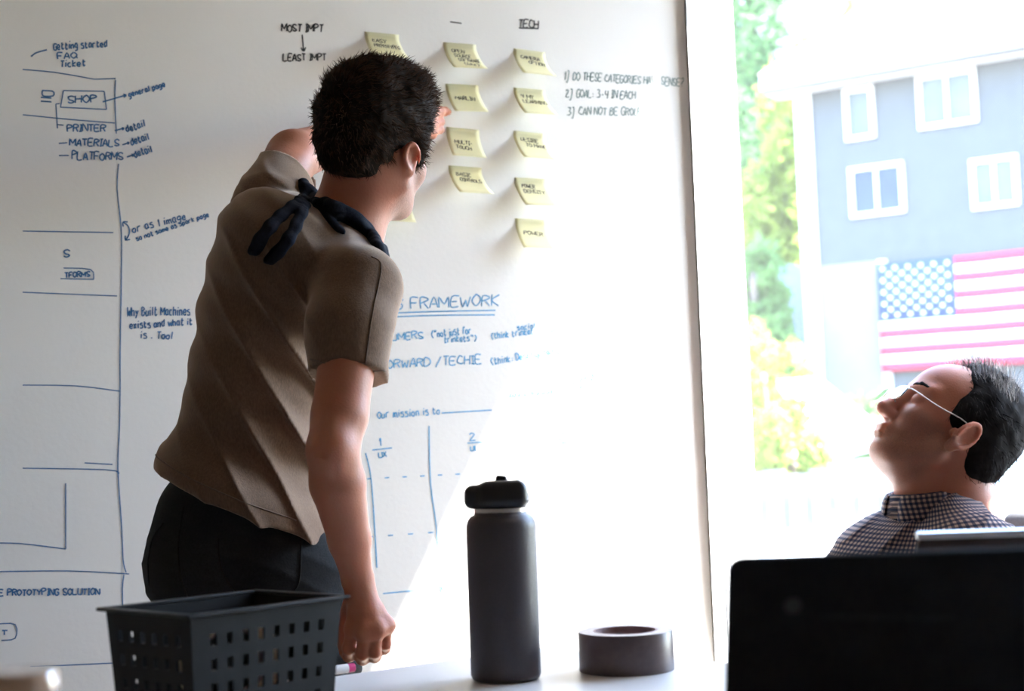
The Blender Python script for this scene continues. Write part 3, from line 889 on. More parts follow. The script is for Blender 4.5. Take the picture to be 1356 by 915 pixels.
def head_sdf(b, o, M, s=1.0, es=1.0):
    """a head around the midpoint between the ears (x forward, y left, z up)"""
    W = lambda x, y, z: o + M @ (np.array((x, y, z)) * s)
    E = lambda c, r, k=0.02, op=1, rot=None: b.ell(W(*c), np.array(r) * s, M if rot is None else M @ rot, k * s, op)
    E((-0.018, 0, 0.048), (0.098, 0.076, 0.082))
    E((0.028, 0, 0.040), (0.066, 0.064, 0.068), 0.03)
    E((0.036, 0, -0.020), (0.055, 0.058, 0.066), 0.03)
    E((0.052, 0, -0.075), (0.036, 0.040, 0.030), 0.03)           # jaw
    E((0.074, 0, -0.093), (0.018, 0.022, 0.016), 0.02)           # chin
    for s_ in (-1, 1):
        b.cone(W(0.012, 0.056 * s_, -0.055), W(0.062, 0.024 * s_, -0.092), 0.017 * s, 0.014 * s, 0.03 * s)
        E((0.066, 0.036 * s_, -0.028), (0.024, 0.022, 0.026), 0.02)   # cheek
        b.cone(W(0.084, 0.012 * s_, 0.030), W(0.072, 0.046 * s_, 0.030), 0.010 * s, 0.009 * s, 0.016 * s)   # brow
        E((0.096, 0.031 * s_, 0.008), (0.014, 0.017, 0.011), 0.012, -1)
        E((0.079, 0.031 * s_, 0.008), (0.013, 0.015, 0.012), 0.004)    # eyelids
        E((0.098, 0.010 * s_, -0.036), (0.011, 0.008, 0.008), 0.008)   # nostril wing
        # ear: tilted shell with helix, hollow and lobe
        er = np.array(Matrix.Rotation(-0.30 * 1, 3, 'Y') @ Matrix.Rotation(0.32 * s_, 3, 'Z'))
        E((-0.004, 0.081 * s_, -0.008), (0.019 * es, 0.0055, 0.031 * es), 0.008, 1, er)
        pts = []
        for i in range(15):
            a = R(-70 + 285 * i / 14)
            rx, rz = 0.0165 * es, 0.0275 * es
            q = er @ np.array((-rx * math.sin(a) * 1.0 if False else rx * math.cos(a) * -1, 0.007 * s_, rz * math.sin(a)))
            pts.append(W(-0.004 + q[0], 0.081 * s_ + q[1], -0.006 + q[2]))
        for i in range(14): b.cone(pts[i], pts[i + 1], 0.0036 * s, 0.0036 * s, 0.003 * s)
        E((0.000, 0.0895 * s_, -0.010), (0.008 * es, 0.005, 0.013 * es), 0.006, -1, er)
        E((0.006, 0.079 * s_, -0.008 - 0.028 * es), (0.009 * es, 0.006, 0.011 * es), 0.008)
        E((0.013, 0.076 * s_, -0.012), (0.007, 0.006, 0.008), 0.006)
    b.cone(W(0.088, 0, 0.018), W(0.113, 0, -0.030), 0.008 * s, 0.012 * s, 0.012 * s)     # nose
    E((0.114, 0, -0.033), (0.011, 0.011, 0.010), 0.008)
    b.cone(W(0.087, 0.014, -0.062), W(0.087, -0.014, -0.062), 0.010 * s, 0.010 * s, 0.012 * s)
    b.cone(W(0.098, 0.010, -0.061), W(0.098, -0.010, -0.061), 0.0062 * s, 0.0062 * s, 0.006 * s)
    b.cone(W(0.095, 0.009, -0.072), W(0.095, -0.009, -0.072), 0.0066 * s, 0.0066 * s, 0.005 * s)
    b.cone(W(0.108, 0.016, -0.0665), W(0.108, -0.016, -0.0665), 0.0035 * s, 0.0035 * s, 0.004 * s, -1)
    return W
def stubble_attr(o, O, M, lo=-0.03):
    me = o.data
    co = np.empty(len(me.vertices) * 3, np.float32); me.vertices.foreach_get('co', co)
    q = (co.reshape(-1, 3) + BASE[o.name] - O) @ M
    sd_ = lambda e0, e1, x: np.clip((x - e0) / (e1 - e0), 0, 1)
    val = sd_(-0.020, 0.0, -q[:, 2] + lo) * sd_(-0.005, 0.015, q[:, 0]) * (q[:, 2] > -0.14)
    val *= 1 - sd_(0.095, 0.100, q[:, 0]) * (np.abs(q[:, 1]) < 0.022) * (q[:, 2] > -0.08)
    a = me.attributes.new('stubble', 'FLOAT', 'POINT'); a.data.foreach_set('value', val.astype(np.float32))
def strands(name, v, f, sel, n, length, comb, lift, m, parent, seed, wid=0.0012, curl=0.5):
    """short locks growing from a hair mass: tapered ribbons, all in one mesh"""
    rs = np.random.RandomState(seed)
    p = v[f]; nr = np.cross(p[:, 2] - p[:, 0], p[:, 3] - p[:, 1]); nr /= np.linalg.norm(nr, axis=1)[:, None] + 1e-12
    c = p.mean(axis=1)
    ok = np.where(sel(c, nr))[0]
    pick = ok[rs.randint(0, len(ok), n)]
    c, nr = c[pick], nr[pick]
    cd = comb(c) if callable(comb) else np.tile(np.array(comb, float), (n, 1))
    cl = vnoise(c, 60, seed)[:, None]; cl2 = vnoise(c, 45, seed + 5)[:, None]
    tang = np.cross(nr, cd)
    d = cd - nr * np.sum(cd * nr, axis=1)[:, None] + tang * cl * curl + nr * (lift + 0.25 * cl2) + rs.randn(n, 3) * 0.22
    d /= np.linalg.norm(d, axis=1)[:, None]
    L = (length * (0.55 + 0.7 * rs.rand(n)))[:, None]
    side = np.cross(d, nr) + rs.randn(n, 3) * 0.3; side /= np.linalg.norm(side, axis=1)[:, None]
    bend = -nr * 0.35 + tang * cl * curl * 0.8
    pts = []
    K_ = 4
    for k in range(K_ + 1):
        t = k / K_
        pc = c - nr * 0.002 + d * L * t + bend * L * t * t * 0.6
        w_ = wid * (1 - t * 0.85)
        pts += [pc + side * w_, pc - side * w_]
    V_ = np.stack(pts, 1).reshape(-1, 3)
    q = np.array([[2 * k, 2 * k + 1, 2 * k + 3, 2 * k + 2] for k in range(K_)])
    F_ = (np.arange(n)[:, None, None] * (2 * K_ + 2) + q[None]).reshape(-1, 4)
    o = fast_obj(name, V_, F_, m, parent)
    o['kind'] = 'stuff'
    return o
def hand(b, wrist, knuckles, fingers, thumb, palm_r=0.0125):
    """wrist point, four knuckles, finger joint chains and a thumb chain"""
    for k in knuckles:
        b.cone(wrist, k, 0.0150, 0.0108, 0.008)
    for i in range(3):
        b.cone(knuckles[i], knuckles[i + 1], 0.0105, 0.0105, 0.012)
        m0 = wrist * 0.45 + knuckles[i] * 0.55; m1 = wrist * 0.45 + knuckles[i + 1] * 0.55
        b.cone(m0, m1, palm_r, palm_r, 0.008)
    for k, ch, r in zip(knuckles, fingers, (0.0094, 0.0096, 0.0092, 0.0082)):
        pts = [k] + ch
        b.chain(pts, [r * 1.08, r, r * 0.92, r * 0.80][:len(pts)], 0.0035)
        for q in pts[1:-1]: b.ell(q, (r * 1.06,) * 3, None, 0.004)
    b.chain(thumb, [0.015, 0.0115, 0.0105, 0.009][:len(thumb)], 0.008)

# ================================================================== standing person
M_skin1 = skin_mat('warm_skin', (0.42, 0.185, 0.115), (0.10, 0.055, 0.035))
M_hair1 = mat('dark_brown_hair', (0.012, 0.0075, 0.005), 0.8, spec=0.06, var=(30, 0.3))
M_lock1 = mat('brown_hair_locks', (0.046, 0.026, 0.016), 0.75, spec=0.08, var=(40, 0.4))
M_tee = mat('heather_brown_jersey', (0.125, 0.078, 0.050), 0.9, spec=0.15, var=(420, 0.22, (1, 1, 0.35)), bump=(500, 0.15), sheen=0.7)
M_tee.node_tree.nodes['Principled BSDF'].inputs['Sheen Tint'].default_value = (0.85, 0.68, 0.55, 1)
M_tee.node_tree.nodes['Principled BSDF'].inputs['Sheen Roughness'].default_value = 0.45
M_jean = mat('charcoal_denim', (0.018, 0.020, 0.022), 0.85, spec=0.15, var=(300, 0.2), bump=(400, 0.15))
M_scarf = mat('navy_scarf', (0.008, 0.010, 0.018), 0.85, spec=0.12, var=(200, 0.25), bump=(300, 0.2))
M_shoe = mat('black_canvas_shoe', (0.03, 0.03, 0.03), 0.8, var=(80, 0.2))

HO = P(497, 198, 2.27)                       # midpoint between the ears
HM = frame((math.sin(R(34)), math.cos(R(34))), R(13), R(0))
s_l, s_r = P(352, 262, 2.43), P(478, 372, 2.14)
neck0, neck1 = P(452, 312, 2.28), P(484, 232, 2.27)
elb_r, wri_r = P(441, 598, 2.03), P(474, 768, 2.12)
elb_l = P(425, 194, 2.66)
tipw = onwall(591, 150) + NB * 0.012
wri_l = P(545, 172, 2.915)
pel = P(322, 690, 2.30)
b = Body(0.0032)
head_sdf(b, HO, HM, 0.93, 0.82)
b.chain([neck0, neck1, HO + HM @ np.array((-0.02, 0, -0.02))], [0.064, 0.056, 0.055], 0.03)
chest = P(400, 430, 2.29); waist = P(340, 580, 2.31)
b.ell(chest, (0.06, 0.10, 0.10), None, 0.03)
b.cone(neck0, chest, 0.05, 0.06, 0.04)
b.cone(chest, waist, 0.06, 0.06, 0.03)
b.cone(waist, pel, 0.06, 0.08, 0.03)
# right arm, hanging
b.chain([s_r, P(463, 455, 2.08), P(450, 550, 2.045), elb_r], [0.046, 0.042, 0.040, 0.0365], 0.008)
b.chain([elb_r, P(447, 640, 2.045), P(463, 715, 2.09), wri_r], [0.0365, 0.0390, 0.0305, 0.0220], 0.008)
b.ell(P(437, 592, 2.005), (0.02, 0.02, 0.03), None, 0.03)
kn = [P(467, 833, 2.115), P(483, 836, 2.10), P(499, 834, 2.105), P(512, 828, 2.12)]
fg = [[P(462, 858, 2.125), P(462, 868, 2.152), P(464, 860, 2.172)],
      [P(480, 865, 2.115), P(480, 872, 2.147), P(480, 862, 2.168)],
      [P(496, 863, 2.118), P(496, 869, 2.148), P(496, 859, 2.168)],
      [P(510, 853, 2.132), P(509, 859, 2.155), P(508, 850, 2.172)]]
hand(b, P(478, 782, 2.12), kn, fg, [P(470, 790, 2.13), P(457, 822, 2.155), P(455, 847, 2.17), P(457, 864, 2.175)])
b.cone(wri_r, P(480, 790, 2.12), 0.0225, 0.020, 0.010)
# left arm, reaching to the notes
b.chain([s_l, P(388, 207, 2.54), P(425, 194, 2.66)], [0.048, 0.046, 0.041], 0.012)
b.chain([elb_l, elb_l * 0.6 + wri_l * 0.4, wri_l], [0.040, 0.038, 0.026], 0.008)
ad_ = (tipw - wri_l); al = np.linalg.norm(ad_); ad_ /= al
lat = np.cross(ad_, UP); lat /= np.linalg.norm(lat); upv = np.cross(lat, ad_)
kc = wri_l + ad_ * al * 0.50
knl = [kc + upv * 0.022 + ad_ * 0.0, kc + upv * 0.006 + ad_ * 0.004, kc - upv * 0.011, kc - upv * 0.026 - ad_ * 0.008]
fgl = [[knl[0] * 0.55 + tipw * 0.45 + lat * 0.006, knl[0] * 0.25 + tipw * 0.75 + lat * 0.004, tipw]]
for k_ in knl[1:]:
    fgl.append([k_ + ad_ * 0.038 + lat * 0.004, k_ + ad_ * 0.046 - lat * 0.022, k_ + ad_ * 0.026 - lat * 0.034])
hand(b, wri_l, knl, fgl, [wri_l + ad_ * 0.02 + upv * 0.01 - lat * 0.01, wri_l + ad_ * 0.05 + upv * 0.032 - lat * 0.024, wri_l + ad_ * 0.08 + upv * 0.036 - lat * 0.03, wri_l + ad_ * 0.10 + upv * 0.030 - lat * 0.034])
# legs under the trousers
hipL, hipR = P(285, 720, 2.38), P(372, 730, 2.265)
ank_l, ank_r = np.array((hipL[0] - 0.02, 2.42, 0.09)), np.array((hipR[0] + 0.04, 2.30, 0.09))
kne_l, kne_r = (hipL + ank_l) / 2 + (0.02, 0.02, 0.02), (hipR + ank_r) / 2 + (0.02, 0.03, 0.02)
for h_, k_, a_ in ((hipL, kne_l, ank_l), (hipR, kne_r, ank_r)):
    b.chain([h_, k_, a_], [0.075, 0.05, 0.036], 0.04)
    b.cone(a_ - UP * 0.04, a_ + np.array((0.10, 0.10, -0.055)), 0.032, 0.026, 0.03)
v, f = b.mesh()
base1 = np.array((-0.38, 2.33, 0.0))
man = fast_obj('person', v, f, M_skin1, base=base1)
tag(man, 'standing person in brown T-shirt reaching to a sticky note, back turned', 'person')
stubble_attr(man, HO, HM)
for s_ in (-1, 1):
    MB().lathe([(0.0001 + 0.0105 * math.sin(t), -0.0105 * math.cos(t)) for t in np.linspace(0.01, math.pi - 0.01, 12)], HO + HM @ np.array((0.072, 0.029 * s_, 0.0075)), 16, HM[:, 0]).build('eye', mat('eye_white', (0.75, 0.72, 0.68), 0.2, var=(5, 0.02)), man, smooth=True)

# T-shirt
t = Body(0.0038)
rings = [((200, 664), (446, 752), 2.295, .166), ((212, 612), (438, 700), 2.295, .166), ((232, 575), (432, 655), 2.308, .148), ((248, 520), (430, 600), 2.305, .14), ((256, 462), (432, 540), 2.30, .145),
         ((266, 400), (446, 480), 2.295, .155), ((279, 345), (470, 432), 2.29, .165), ((296, 290), (490, 392), 2.285, .17), ((328, 262), (494, 360), 2.30, .135)]
for (L_, R_, Y, dep) in rings:
    pl, pr = P(*L_, Y), P(*R_, Y)
    c = (pl + pr) / 2; e = (pr - pl); a_ = np.linalg.norm(e) / 2; e /= 2 * a_
    d_ = np.array((0, 1.0, 0)); d_ -= e * np.dot(d_, e); d_ /= np.linalg.norm(d_)
    t.ell(c, (a_, dep, 0.062 if Y < 2.299 or L_[1] > 300 else 0.040), np.stack([e, d_, np.cross(e, d_)], 1), 0.045)
t.cone(P(358, 274, 2.42), P(384, 224, 2.52), 0.066, 0.056, 0.03)
t.cone(P(392, 296, 2.35), P(466, 360, 2.20), 0.044, 0.052, 0.035)
t.cone(P(474, 384, 2.145), P(462, 440, 2.10), 0.068, 0.062, 0.035)
t.cone(P(462, 440, 2.10), P(462, 505, 2.08), 0.062, 0.0585, 0.02)
# sleeve and hem ends: cut square
sd1 = P(466, 470, 2.09); sdir = P(459, 545, 2.06) - sd1; sdir /= np.linalg.norm(sdir)
def basis(z, x=(1.0, 0, 0)):
    z = z / np.linalg.norm(z); x = np.array(x) - z * np.dot(x, z); x /= np.linalg.norm(x)
    return np.stack([x, np.cross(z, x), z], 1)
cutc = P(463, 496, 2.075)
t.box(cutc + sdir * 0.055, (0.076, 0.076, 0.055), basis(sdir, P(515, 503, 2.08) - P(413, 487, 2.08)), 0.004, 0.003, -1)
lsd = np.array((0.56, 0.52, 0.62)); lsd /= np.linalg.norm(lsd)
lcut = P(376, 216, 2.47)
t.box(lcut + lsd * 0.06, (0.075, 0.075, 0.06), basis(lsd), 0.004, 0.003, -1)
hl, hr_ = P(205, 616, 2.31), P(424, 704, 2.31)
hx = (hr_ - hl) / np.linalg.norm(hr_ - hl); hz_v = np.cross(hx, np.array((0, 1.0, 0.0))); hz_v = hz_v if hz_v[2] < 0 else -hz_v
hz_v = hz_v / np.linalg.norm(hz_v)
t.box((hl + hr_) / 2 + hz_v * 0.10, (0.30, 0.30, 0.10), np.stack([hx, np.array((0, 1.0, 0)), np.cross(hx, np.array((0, 1.0, 0)))], 1), 0.002, 0.003, -1)
fold_d = P(470, 640, 2.3) - P(300, 290, 2.3); fold_d /= np.linalg.norm(fold_d)
fold_n = np.cross(fold_d, np.array((0, 1.0, 0))); fold_n /= np.linalg.norm(fold_n)
top_z = P(330, 250, 2.3)[2]
def folds(X):
    w_ = X @ fold_n
    along = X @ fold_d
    yy = X[:, 1]
    warp = 0.034 * np.sin(along * 6 + yy * 5) + 0.034 * vnoise(X, 8, 3)
    r1 = np.sin((w_ + warp + 0.10 * along * (w_ + 0.2)) * 66)
    ridge = (1 - np.abs(r1)) ** 2
    env = np.clip((top_z - 0.06 - X[:, 2]) / 0.15, 0, 1) * np.clip(0.55 + vnoise(X, 9, 8) * 1.2, 0.12, 1)
    pa_ = X - s_r; ba_ = sd1 - s_r
    tt_ = np.clip(pa_ @ ba_ / (ba_ @ ba_), 0, 1.6)
    env = env * np.clip((np.linalg.norm(pa_ - tt_[:, None] * ba_, axis=1) - 0.062) / 0.04, 0.18, 1)
    up_ = np.clip((X[:, 2] - top_z + 0.12) / 0.1, 0, 1)
    r2 = np.sin((X @ np.array((0.6, -0.2, 0.77)) + 0.01 * vnoise(X, 20, 4)) * 150)
    bl = np.clip((hem_z + 0.14 - X[:, 2]) / 0.12, 0, 1)
    big = 0.0060 * np.sin((X[:, 2] + 0.5 * X[:, 0] + 0.02 * vnoise(X, 8, 2)) * 42) * bl
    return -(0.0140 * ridge - 0.004) * env - 0.002 * np.maximum(r2, 0) ** 2 * up_ - 0.0024 * vnoise(X, 26, 5) - big
hem_z = ((hl + hr_) / 2)[2]
t.disp = folds
v, f = t.mesh()
tee = fast_obj('t_shirt', v, f, M_tee, man)
# stitched hems: a sleeve band and a bottom band
def band(pts, r, name, par, m):
    MB().tube(pts, r, 6).build(name, m, par, smooth=True)

# trousers
t = Body(0.0045)
t.ell(P(316, 674, 2.30), (0.124, 0.118, 0.09), None, 0.03)
t.ell(P(318, 745, 2.30), (0.138, 0.14, 0.105), None, 0.03)
t.ell(P(350, 780, 2.27), (0.098, 0.095, 0.090), None, 0.04)
t.ell(P(270, 745, 2.33), (0.082, 0.11, 0.11), None, 0.05)
for h_, k_, a_, r0 in ((hipL, kne_l, ank_l, .098), (hipR, kne_r, ank_r, .100)):
    t.chain([h_ - UP * 0.03, k_, a_ + UP * 0.03], [r0, 0.073, 0.062], 0.04)
t.cone(P(425, 760, 2.26), P(432, 860, 2.28), 0.035, 0.045, 0.06)
for a_ in (ank_l, ank_r):
    t.box(a_ - UP * 0.06, (0.12, 0.12, 0.06), None, 0.002, 0.003, -1)
def pf(X):
    r1 = np.sin((X[:, 2] + 0.35 * X[:, 0] + 0.25 * X[:, 1] + 0.02 * vnoise(X, 12, 6)) * 70)
    return -0.004 * (1 - np.abs(r1)) ** 2 * np.clip((0.97 - X[:, 2]) / 0.15, 0, 1) - 0.002 * vnoise(X, 22, 9)
t.disp = pf
v, f = t.mesh()
jeans = fast_obj('trousers', v, f, M_jean, man)
from mathutils.bvhtree import BVHTree
BV = {}
def bvh_of(o):
    if o.name not in BV:
        me = o.data
        co = np.empty(len(me.vertices) * 3, np.float32); me.vertices.foreach_get('co', co)
        li = np.empty(len(me.loops), np.int32); me.loops.foreach_get('vertex_index', li)
        BV[o.name] = BVHTree.FromPolygons((co.reshape(-1, 3) + BASE[o.name]).tolist(), li.reshape(-1, 4).tolist())
    return BV[o.name]
def shrink(o, pts, off):             # lay points onto an object's surface, along +Y
    out_ = []
    for p in pts:
        h_ = bvh_of(o).ray_cast(Vector((p[0], p[1] - 1.0, p[2])), Vector((0, 1, 0)))
        if h_[0] is not None: out_.append(np.array(h_[0]) + np.array(h_[1]) * off)
    return out_
M_seam = mat('denim_seam', (0.022, 0.022, 0.022), 0.9, spec=0.1, var=(300, 0.2))
def stitch(o, px, Y, name, m, r=0.0016, k=8):
    pts = shrink(o, [P(x, y, Y) for x, y in spline(px, k)], 0.0004)
    if len(pts) > 3: MB().tube(pts, r, 5).build(name, m, o, smooth=True)
stitch(jeans, [(232, 690), (214, 715), (212, 770)], 2.3, 'seam', M_seam)
stitch(jeans, [(262, 668), (258, 720), (272, 790)], 2.3, 'seam', M_seam)
stitch(jeans, [(412, 700), (414, 735), (411, 765), (395, 782)], 2.3, 'pocket_seam', M_seam)
stitch(jeans, [(310, 705), (318, 745), (335, 775)], 2.3, 'seam', M_seam)
M_teeseam = mat('jersey_seam', (0.13, 0.09, 0.065), 0.9, var=(300, 0.2))
stitch(tee, [(416, 478), (450, 487), (485, 493), (513, 493)], 2.1, 'sleeve_seam', M_teeseam, 0.0012)
stitch(tee, [(219, 602), (280, 630), (350, 660), (410, 684)], 2.3, 'hem_seam', M_teeseam, 0.0012)
stitch(tee, [(492, 340), (505, 352), (500, 400), (494, 450), (490, 485)], 2.1, 'side_seam', M_teeseam, 0.0012)
# shoes
for a_, nm in ((ank_l, 0), (ank_r, 1)):
    sh = Body(0.005)
    hd = np.array((0.72, 0.69, 0)); sc = a_.copy(); sc[2] = 0.045
    sh.cone(sc - hd * 0.05, sc + hd * 0.13 - UP * 0.008, 0.045, 0.037, 0.02)
    sh.cone(sc, sc + UP * 0.05, 0.045, 0.046, 0.03)
    sh.box(sc + hd * 0.04 - UP * 0.095, (0.3, 0.3, 0.05), None, 0.0, 0.004, -1)
    v, f = sh.mesh(); fast_obj('shoe', v, f, M_shoe, man)
# hair
hb_ = Body(0.0035)
HW = lambda x, y, z: HO + HM @ np.array((x, y, z)) * 0.93
hb_.ell(HW(-0.020, 0, 0.064), (0.104, 0.079, 0.084), HM, 0.02)
hb_.ell(HW(0.030, 0, 0.100), (0.070, 0.066, 0.052), HM, 0.03)
hb_.ell(HW(-0.058, 0, 0.008), (0.055, 0.064, 0.078), HM, 0.03)
for s_ in (-1, 1):
    hb_.ell(HW(0.022, 0.070 * s_, 0.030), (0.030, 0.011, 0.046), HM, 0.015)
hb_.ell(HW(0.110, 0, -0.005), (0.055, 0.09, 0.075), HM, 0.02, -1)
hb_.ell(HW(-0.03, 0, -0.115), (0.13, 0.12, 0.055), HM, 0.02, -1)
for s_ in (-1, 1):
    hb_.ell(HW(0.004, 0.092 * s_, -0.012), (0.026, 0.022, 0.038), HM, 0.01, -1)
hb_.disp = lambda X: -0.0045 * vnoise(X, 85, 11) - 0.003 * vnoise(X, 190, 12)
hv, hf = hb_.mesh()
fast_obj('hair', hv, hf, M_hair1, man)
loc = lambda c: (c - HO) @ HM
def comb1(c):
    q = loc(c)
    d = np.stack([0.55 + 0 * q[:, 0], q[:, 1] * 3, 0.25 - 9 * np.clip(0.07 - q[:, 2], 0, 0.12)], 1)
    return d @ HM.T
strands('hair_locks', hv, hf, lambda c, n_: (loc(c)[:, 2] > -0.06), 14000, 0.017, comb1, 0.12, M_lock1, man, 5, 0.0010, 0.8)
strands('hair_locks', hv, hf, lambda c, n_: (loc(c)[:, 2] > 0.085), 2200, 0.020, comb1, 0.45, M_lock1, man, 6, 0.0010, 1.2)
# navy scarf: band round the neck, knot and tails
def on_surf(objs, x, y, off):        # first surface met from the camera side at a photograph point
    d = ray(x, y); d = d / np.linalg.norm(d); best = None
    for o in objs:
        h_ = bvh_of(o).ray_cast(Vector(EYE), Vector(d))
        if h_[0] is not None and (best is None or h_[3] < best[1]): best = (np.array(h_[0]) - d * off, h_[3])
    return best[0]
sb_ = Body(0.0028)
band_px = [(402, 243), (412, 258), (432, 270), (455, 279), (475, 291), (490, 308), (500, 328)]
sp_ = spline([on_surf((tee, man), x, y, 0.004) for x, y in band_px], 5)
far_ = spline([sp_[-1], neck0 + np.array((0.055, 0.06, -0.015)), neck0 + np.array((0.0, 0.09, 0.01)), neck0 + np.array((-0.06, 0.06, 0.03)), sp_[0]], 5)
for ch_ in (sp_, far_):
    for i in range(len(ch_) - 1):
        sb_.cone(ch_[i], ch_[i + 1], 0.0095, 0.0095, 0.004)
        sb_.cone(ch_[i] + np.array((0.004, -0.003, -0.011)), ch_[i + 1] + np.array((0.004, -0.003, -0.011)), 0.0080, 0.0080, 0.006)
sb_.ell(on_surf((tee, man), 407, 258, 0.010), (0.018, 0.014, 0.019), None, 0.008)
def tail(px, r0, r1):
    pp = spline([on_surf((tee, man), x, y, 0.005) for x, y in spline(px, 3)], 3)
    for i in range(len(pp) - 1):
        ra = r0 + (r1 - r0) * i / len(pp); sb_.cone(pp[i], pp[i + 1], ra, ra, 0.004)
        o_ = np.array((0.0065, -0.001, -0.004)); sb_.cone(pp[i] + o_, pp[i + 1] + o_, ra * 0.8, ra * 0.8, 0.003)
tail([(402, 260), (374, 281), (350, 306), (334, 332)], 0.0058, 0.0068)
tail([(402, 268), (390, 296), (376, 321), (354, 345)], 0.0055, 0.0065)
tail([(412, 262), (428, 280), (440, 296), (449, 305)], 0.0060, 0.0035)
sb_.disp = lambda X: -0.0009 * np.sin(X @ np.array((140, 60, 170))) - 0.001 * vnoise(X, 120, 3)
v, f = sb_.mesh()
fast_obj('neck_scarf', v, f, M_scarf, man)

# ================================================================== seated person
M_skin2 = skin_mat('ruddy_skin', (0.45, 0.20, 0.14), (0.17, 0.10, 0.08))
M_hair2 = mat('black_grey_hair', (0.012, 0.011, 0.012), 0.75, spec=0.08, var=(60, 0.35))
M_wisp = mat('grey_hair_wisps', (0.30, 0.27, 0.27), 0.5, var=(40, 0.3))
def gingham(name, pitch, dark, light):
    m = bpy.data.materials.new(name); m.use_nodes = True
    nt = m.node_tree; bs = nt.nodes['Principled BSDF']; bs.inputs['Roughness'].default_value = 0.85; bs.inputs['Specular IOR Level'].default_value = 0.2
    uv = nt.nodes.new('ShaderNodeUVMap'); se = nt.nodes.new('ShaderNodeSeparateXYZ'); nt.links.new(uv.outputs[0], se.inputs[0])
    outs = []
    for k in range(2):
        d = nt.nodes.new('ShaderNodeMath'); d.operation = 'DIVIDE'; d.inputs[1].default_value = pitch
        fr = nt.nodes.new('ShaderNodeMath'); fr.operation = 'FRACT'
        gt = nt.nodes.new('ShaderNodeMath'); gt.operation = 'GREATER_THAN'; gt.inputs[1].default_value = 0.5
        nt.links.new(se.outputs[k], d.inputs[0]); nt.links.new(d.outputs[0], fr.inputs[0]); nt.links.new(fr.outputs[0], gt.inputs[0]); outs.append(gt)
    ad2 = nt.nodes.new('ShaderNodeMath'); ad2.operation = 'ADD'
    nt.links.new(outs[0].outputs[0], ad2.inputs[0]); nt.links.new(outs[1].outputs[0], ad2.inputs[1])
    hf_ = nt.nodes.new('ShaderNodeMath'); hf_.operation = 'MULTIPLY'; hf_.inputs[1].default_value = 0.5; nt.links.new(ad2.outputs[0], hf_.inputs[0])
    rp = nt.nodes.new('ShaderNodeValToRGB'); rp.color_ramp.interpolation = 'CONSTANT'
    e = rp.color_ramp.elements
    e[0].position = 0; e[0].color = (*light, 1); e[1].position = 0.4; e[1].color = (*[(a + 4 * b_) / 5 for a, b_ in zip(light, dark)], 1)
    n_ = e.new(0.9); n_.color = (*dark, 1)
    nt.links.new(hf_.outputs[0], rp.inputs[0]); nt.links.new(rp.outputs[0], bs.inputs['Base Color'])
    return m
M_ging = gingham('navy_gingham_cotton', 0.0098, (0.008, 0.016, 0.048), (0.34, 0.25, 0.22))
SO = P(1249, 574, 2.76)
S_f = np.array((-0.985, -0.17))
SM = frame(S_f, R(2), R(40))
s = 1.09
b = Body(0.003)
SW = head_sdf(b, SO, SM, s)
nk0 = P(1262, 690, 2.78)
b.chain([nk0, P(1250, 630, 2.775), SO + SM @ np.array((-0.02, 0, -0.02))], [0.078, 0.074, 0.066], 0.03)
b.cone(P(1212, 640, 2.765), SO + SM @ np.array((0.04, 0, -0.07)), 0.036, 0.034, 0.04)
b.ell(P(1192, 608, 2.765), (0.035, 0.042, 0.03), None, 0.03)          # under the chin
tors = P(1228, 800, 2.75); seat = np.array((tors[0] + 0.08, 2.72, 0.55))
b.cone(nk0, tors, 0.07, 0.11, 0.08); b.cone(tors, seat, 0.12, 0.13, 0.06)
shL, shR = P(1298, 742, 2.60), P(1185, 742, 2.94)
fw = np.array((-0.93, -0.37, 0))
elbL, elbR = shL + fw * 0.02 + np.array((0.06, -0.06, -0.28)), shR + fw * 0.06 + np.array((-0.04, 0.06, -0.28))
wrL, wrR = elbL + fw * 0.24 + np.array((0.02, 0.10, -0.02)), elbR + fw * 0.22 + np.array((0.0, -0.12, -0.02))
for a_, e_, w_ in ((shL, elbL, wrL), (shR, elbR, wrR)):
    b.chain([a_, e_, w_], [0.05, 0.04, 0.026], 0.03)
    hd = (w_ - e_) / np.linalg.norm(w_ - e_); sdv = np.cross(UP, hd)
    sg = 1 if w_ is wrL else -1
    kn = [w_ + hd * 0.085 + sdv * x * sg for x in (-0.027, -0.010, 0.008, 0.025)]
    hand(b, w_ + hd * 0.01, kn, [[k_ + hd * 0.040 - UP * 0.010, k_ + hd * 0.058 - UP * 0.030, k_ + hd * 0.058 - UP * 0.048] for k_ in kn],
         [w_ + hd * 0.03 - sdv * 0.02 * sg, w_ + hd * 0.055 - sdv * 0.045 * sg - UP * 0.01, w_ + hd * 0.085 - sdv * 0.052 * sg - UP * 0.02])
hL, hR = seat + np.array((0.03, -0.10, 0)), seat + np.array((-0.02, 0.10, 0))
kL, kR = hL + fw * 0.40 + (0.0, -0.02, 0.03), hR + fw * 0.40 + (0, 0.08, 0.03)
aL, aR = kL + (0.02, 0, -0.48), kR + (0.02, 0, -0.48)
aL[2] = aR[2] = 0.09
for h_, k_, a_ in ((hL, kL, aL), (hR, kR, aR)):
    b.chain([h_, k_, a_], [0.08, 0.05, 0.037], 0.04)
    b.cone(a_ - UP * 0.04, a_ + fw * 0.14 - UP * 0.055, 0.033, 0.026, 0.03)
v, f = b.mesh()
base2 = np.array((seat[0], seat[1], 0.0))
man2 = fast_obj('person', v, f, M_skin2, base=base2)
tag(man2, 'seated person with rimless glasses and gingham shirt looking up by the window', 'person')
stubble_attr(man2, SO, SM, -0.025)
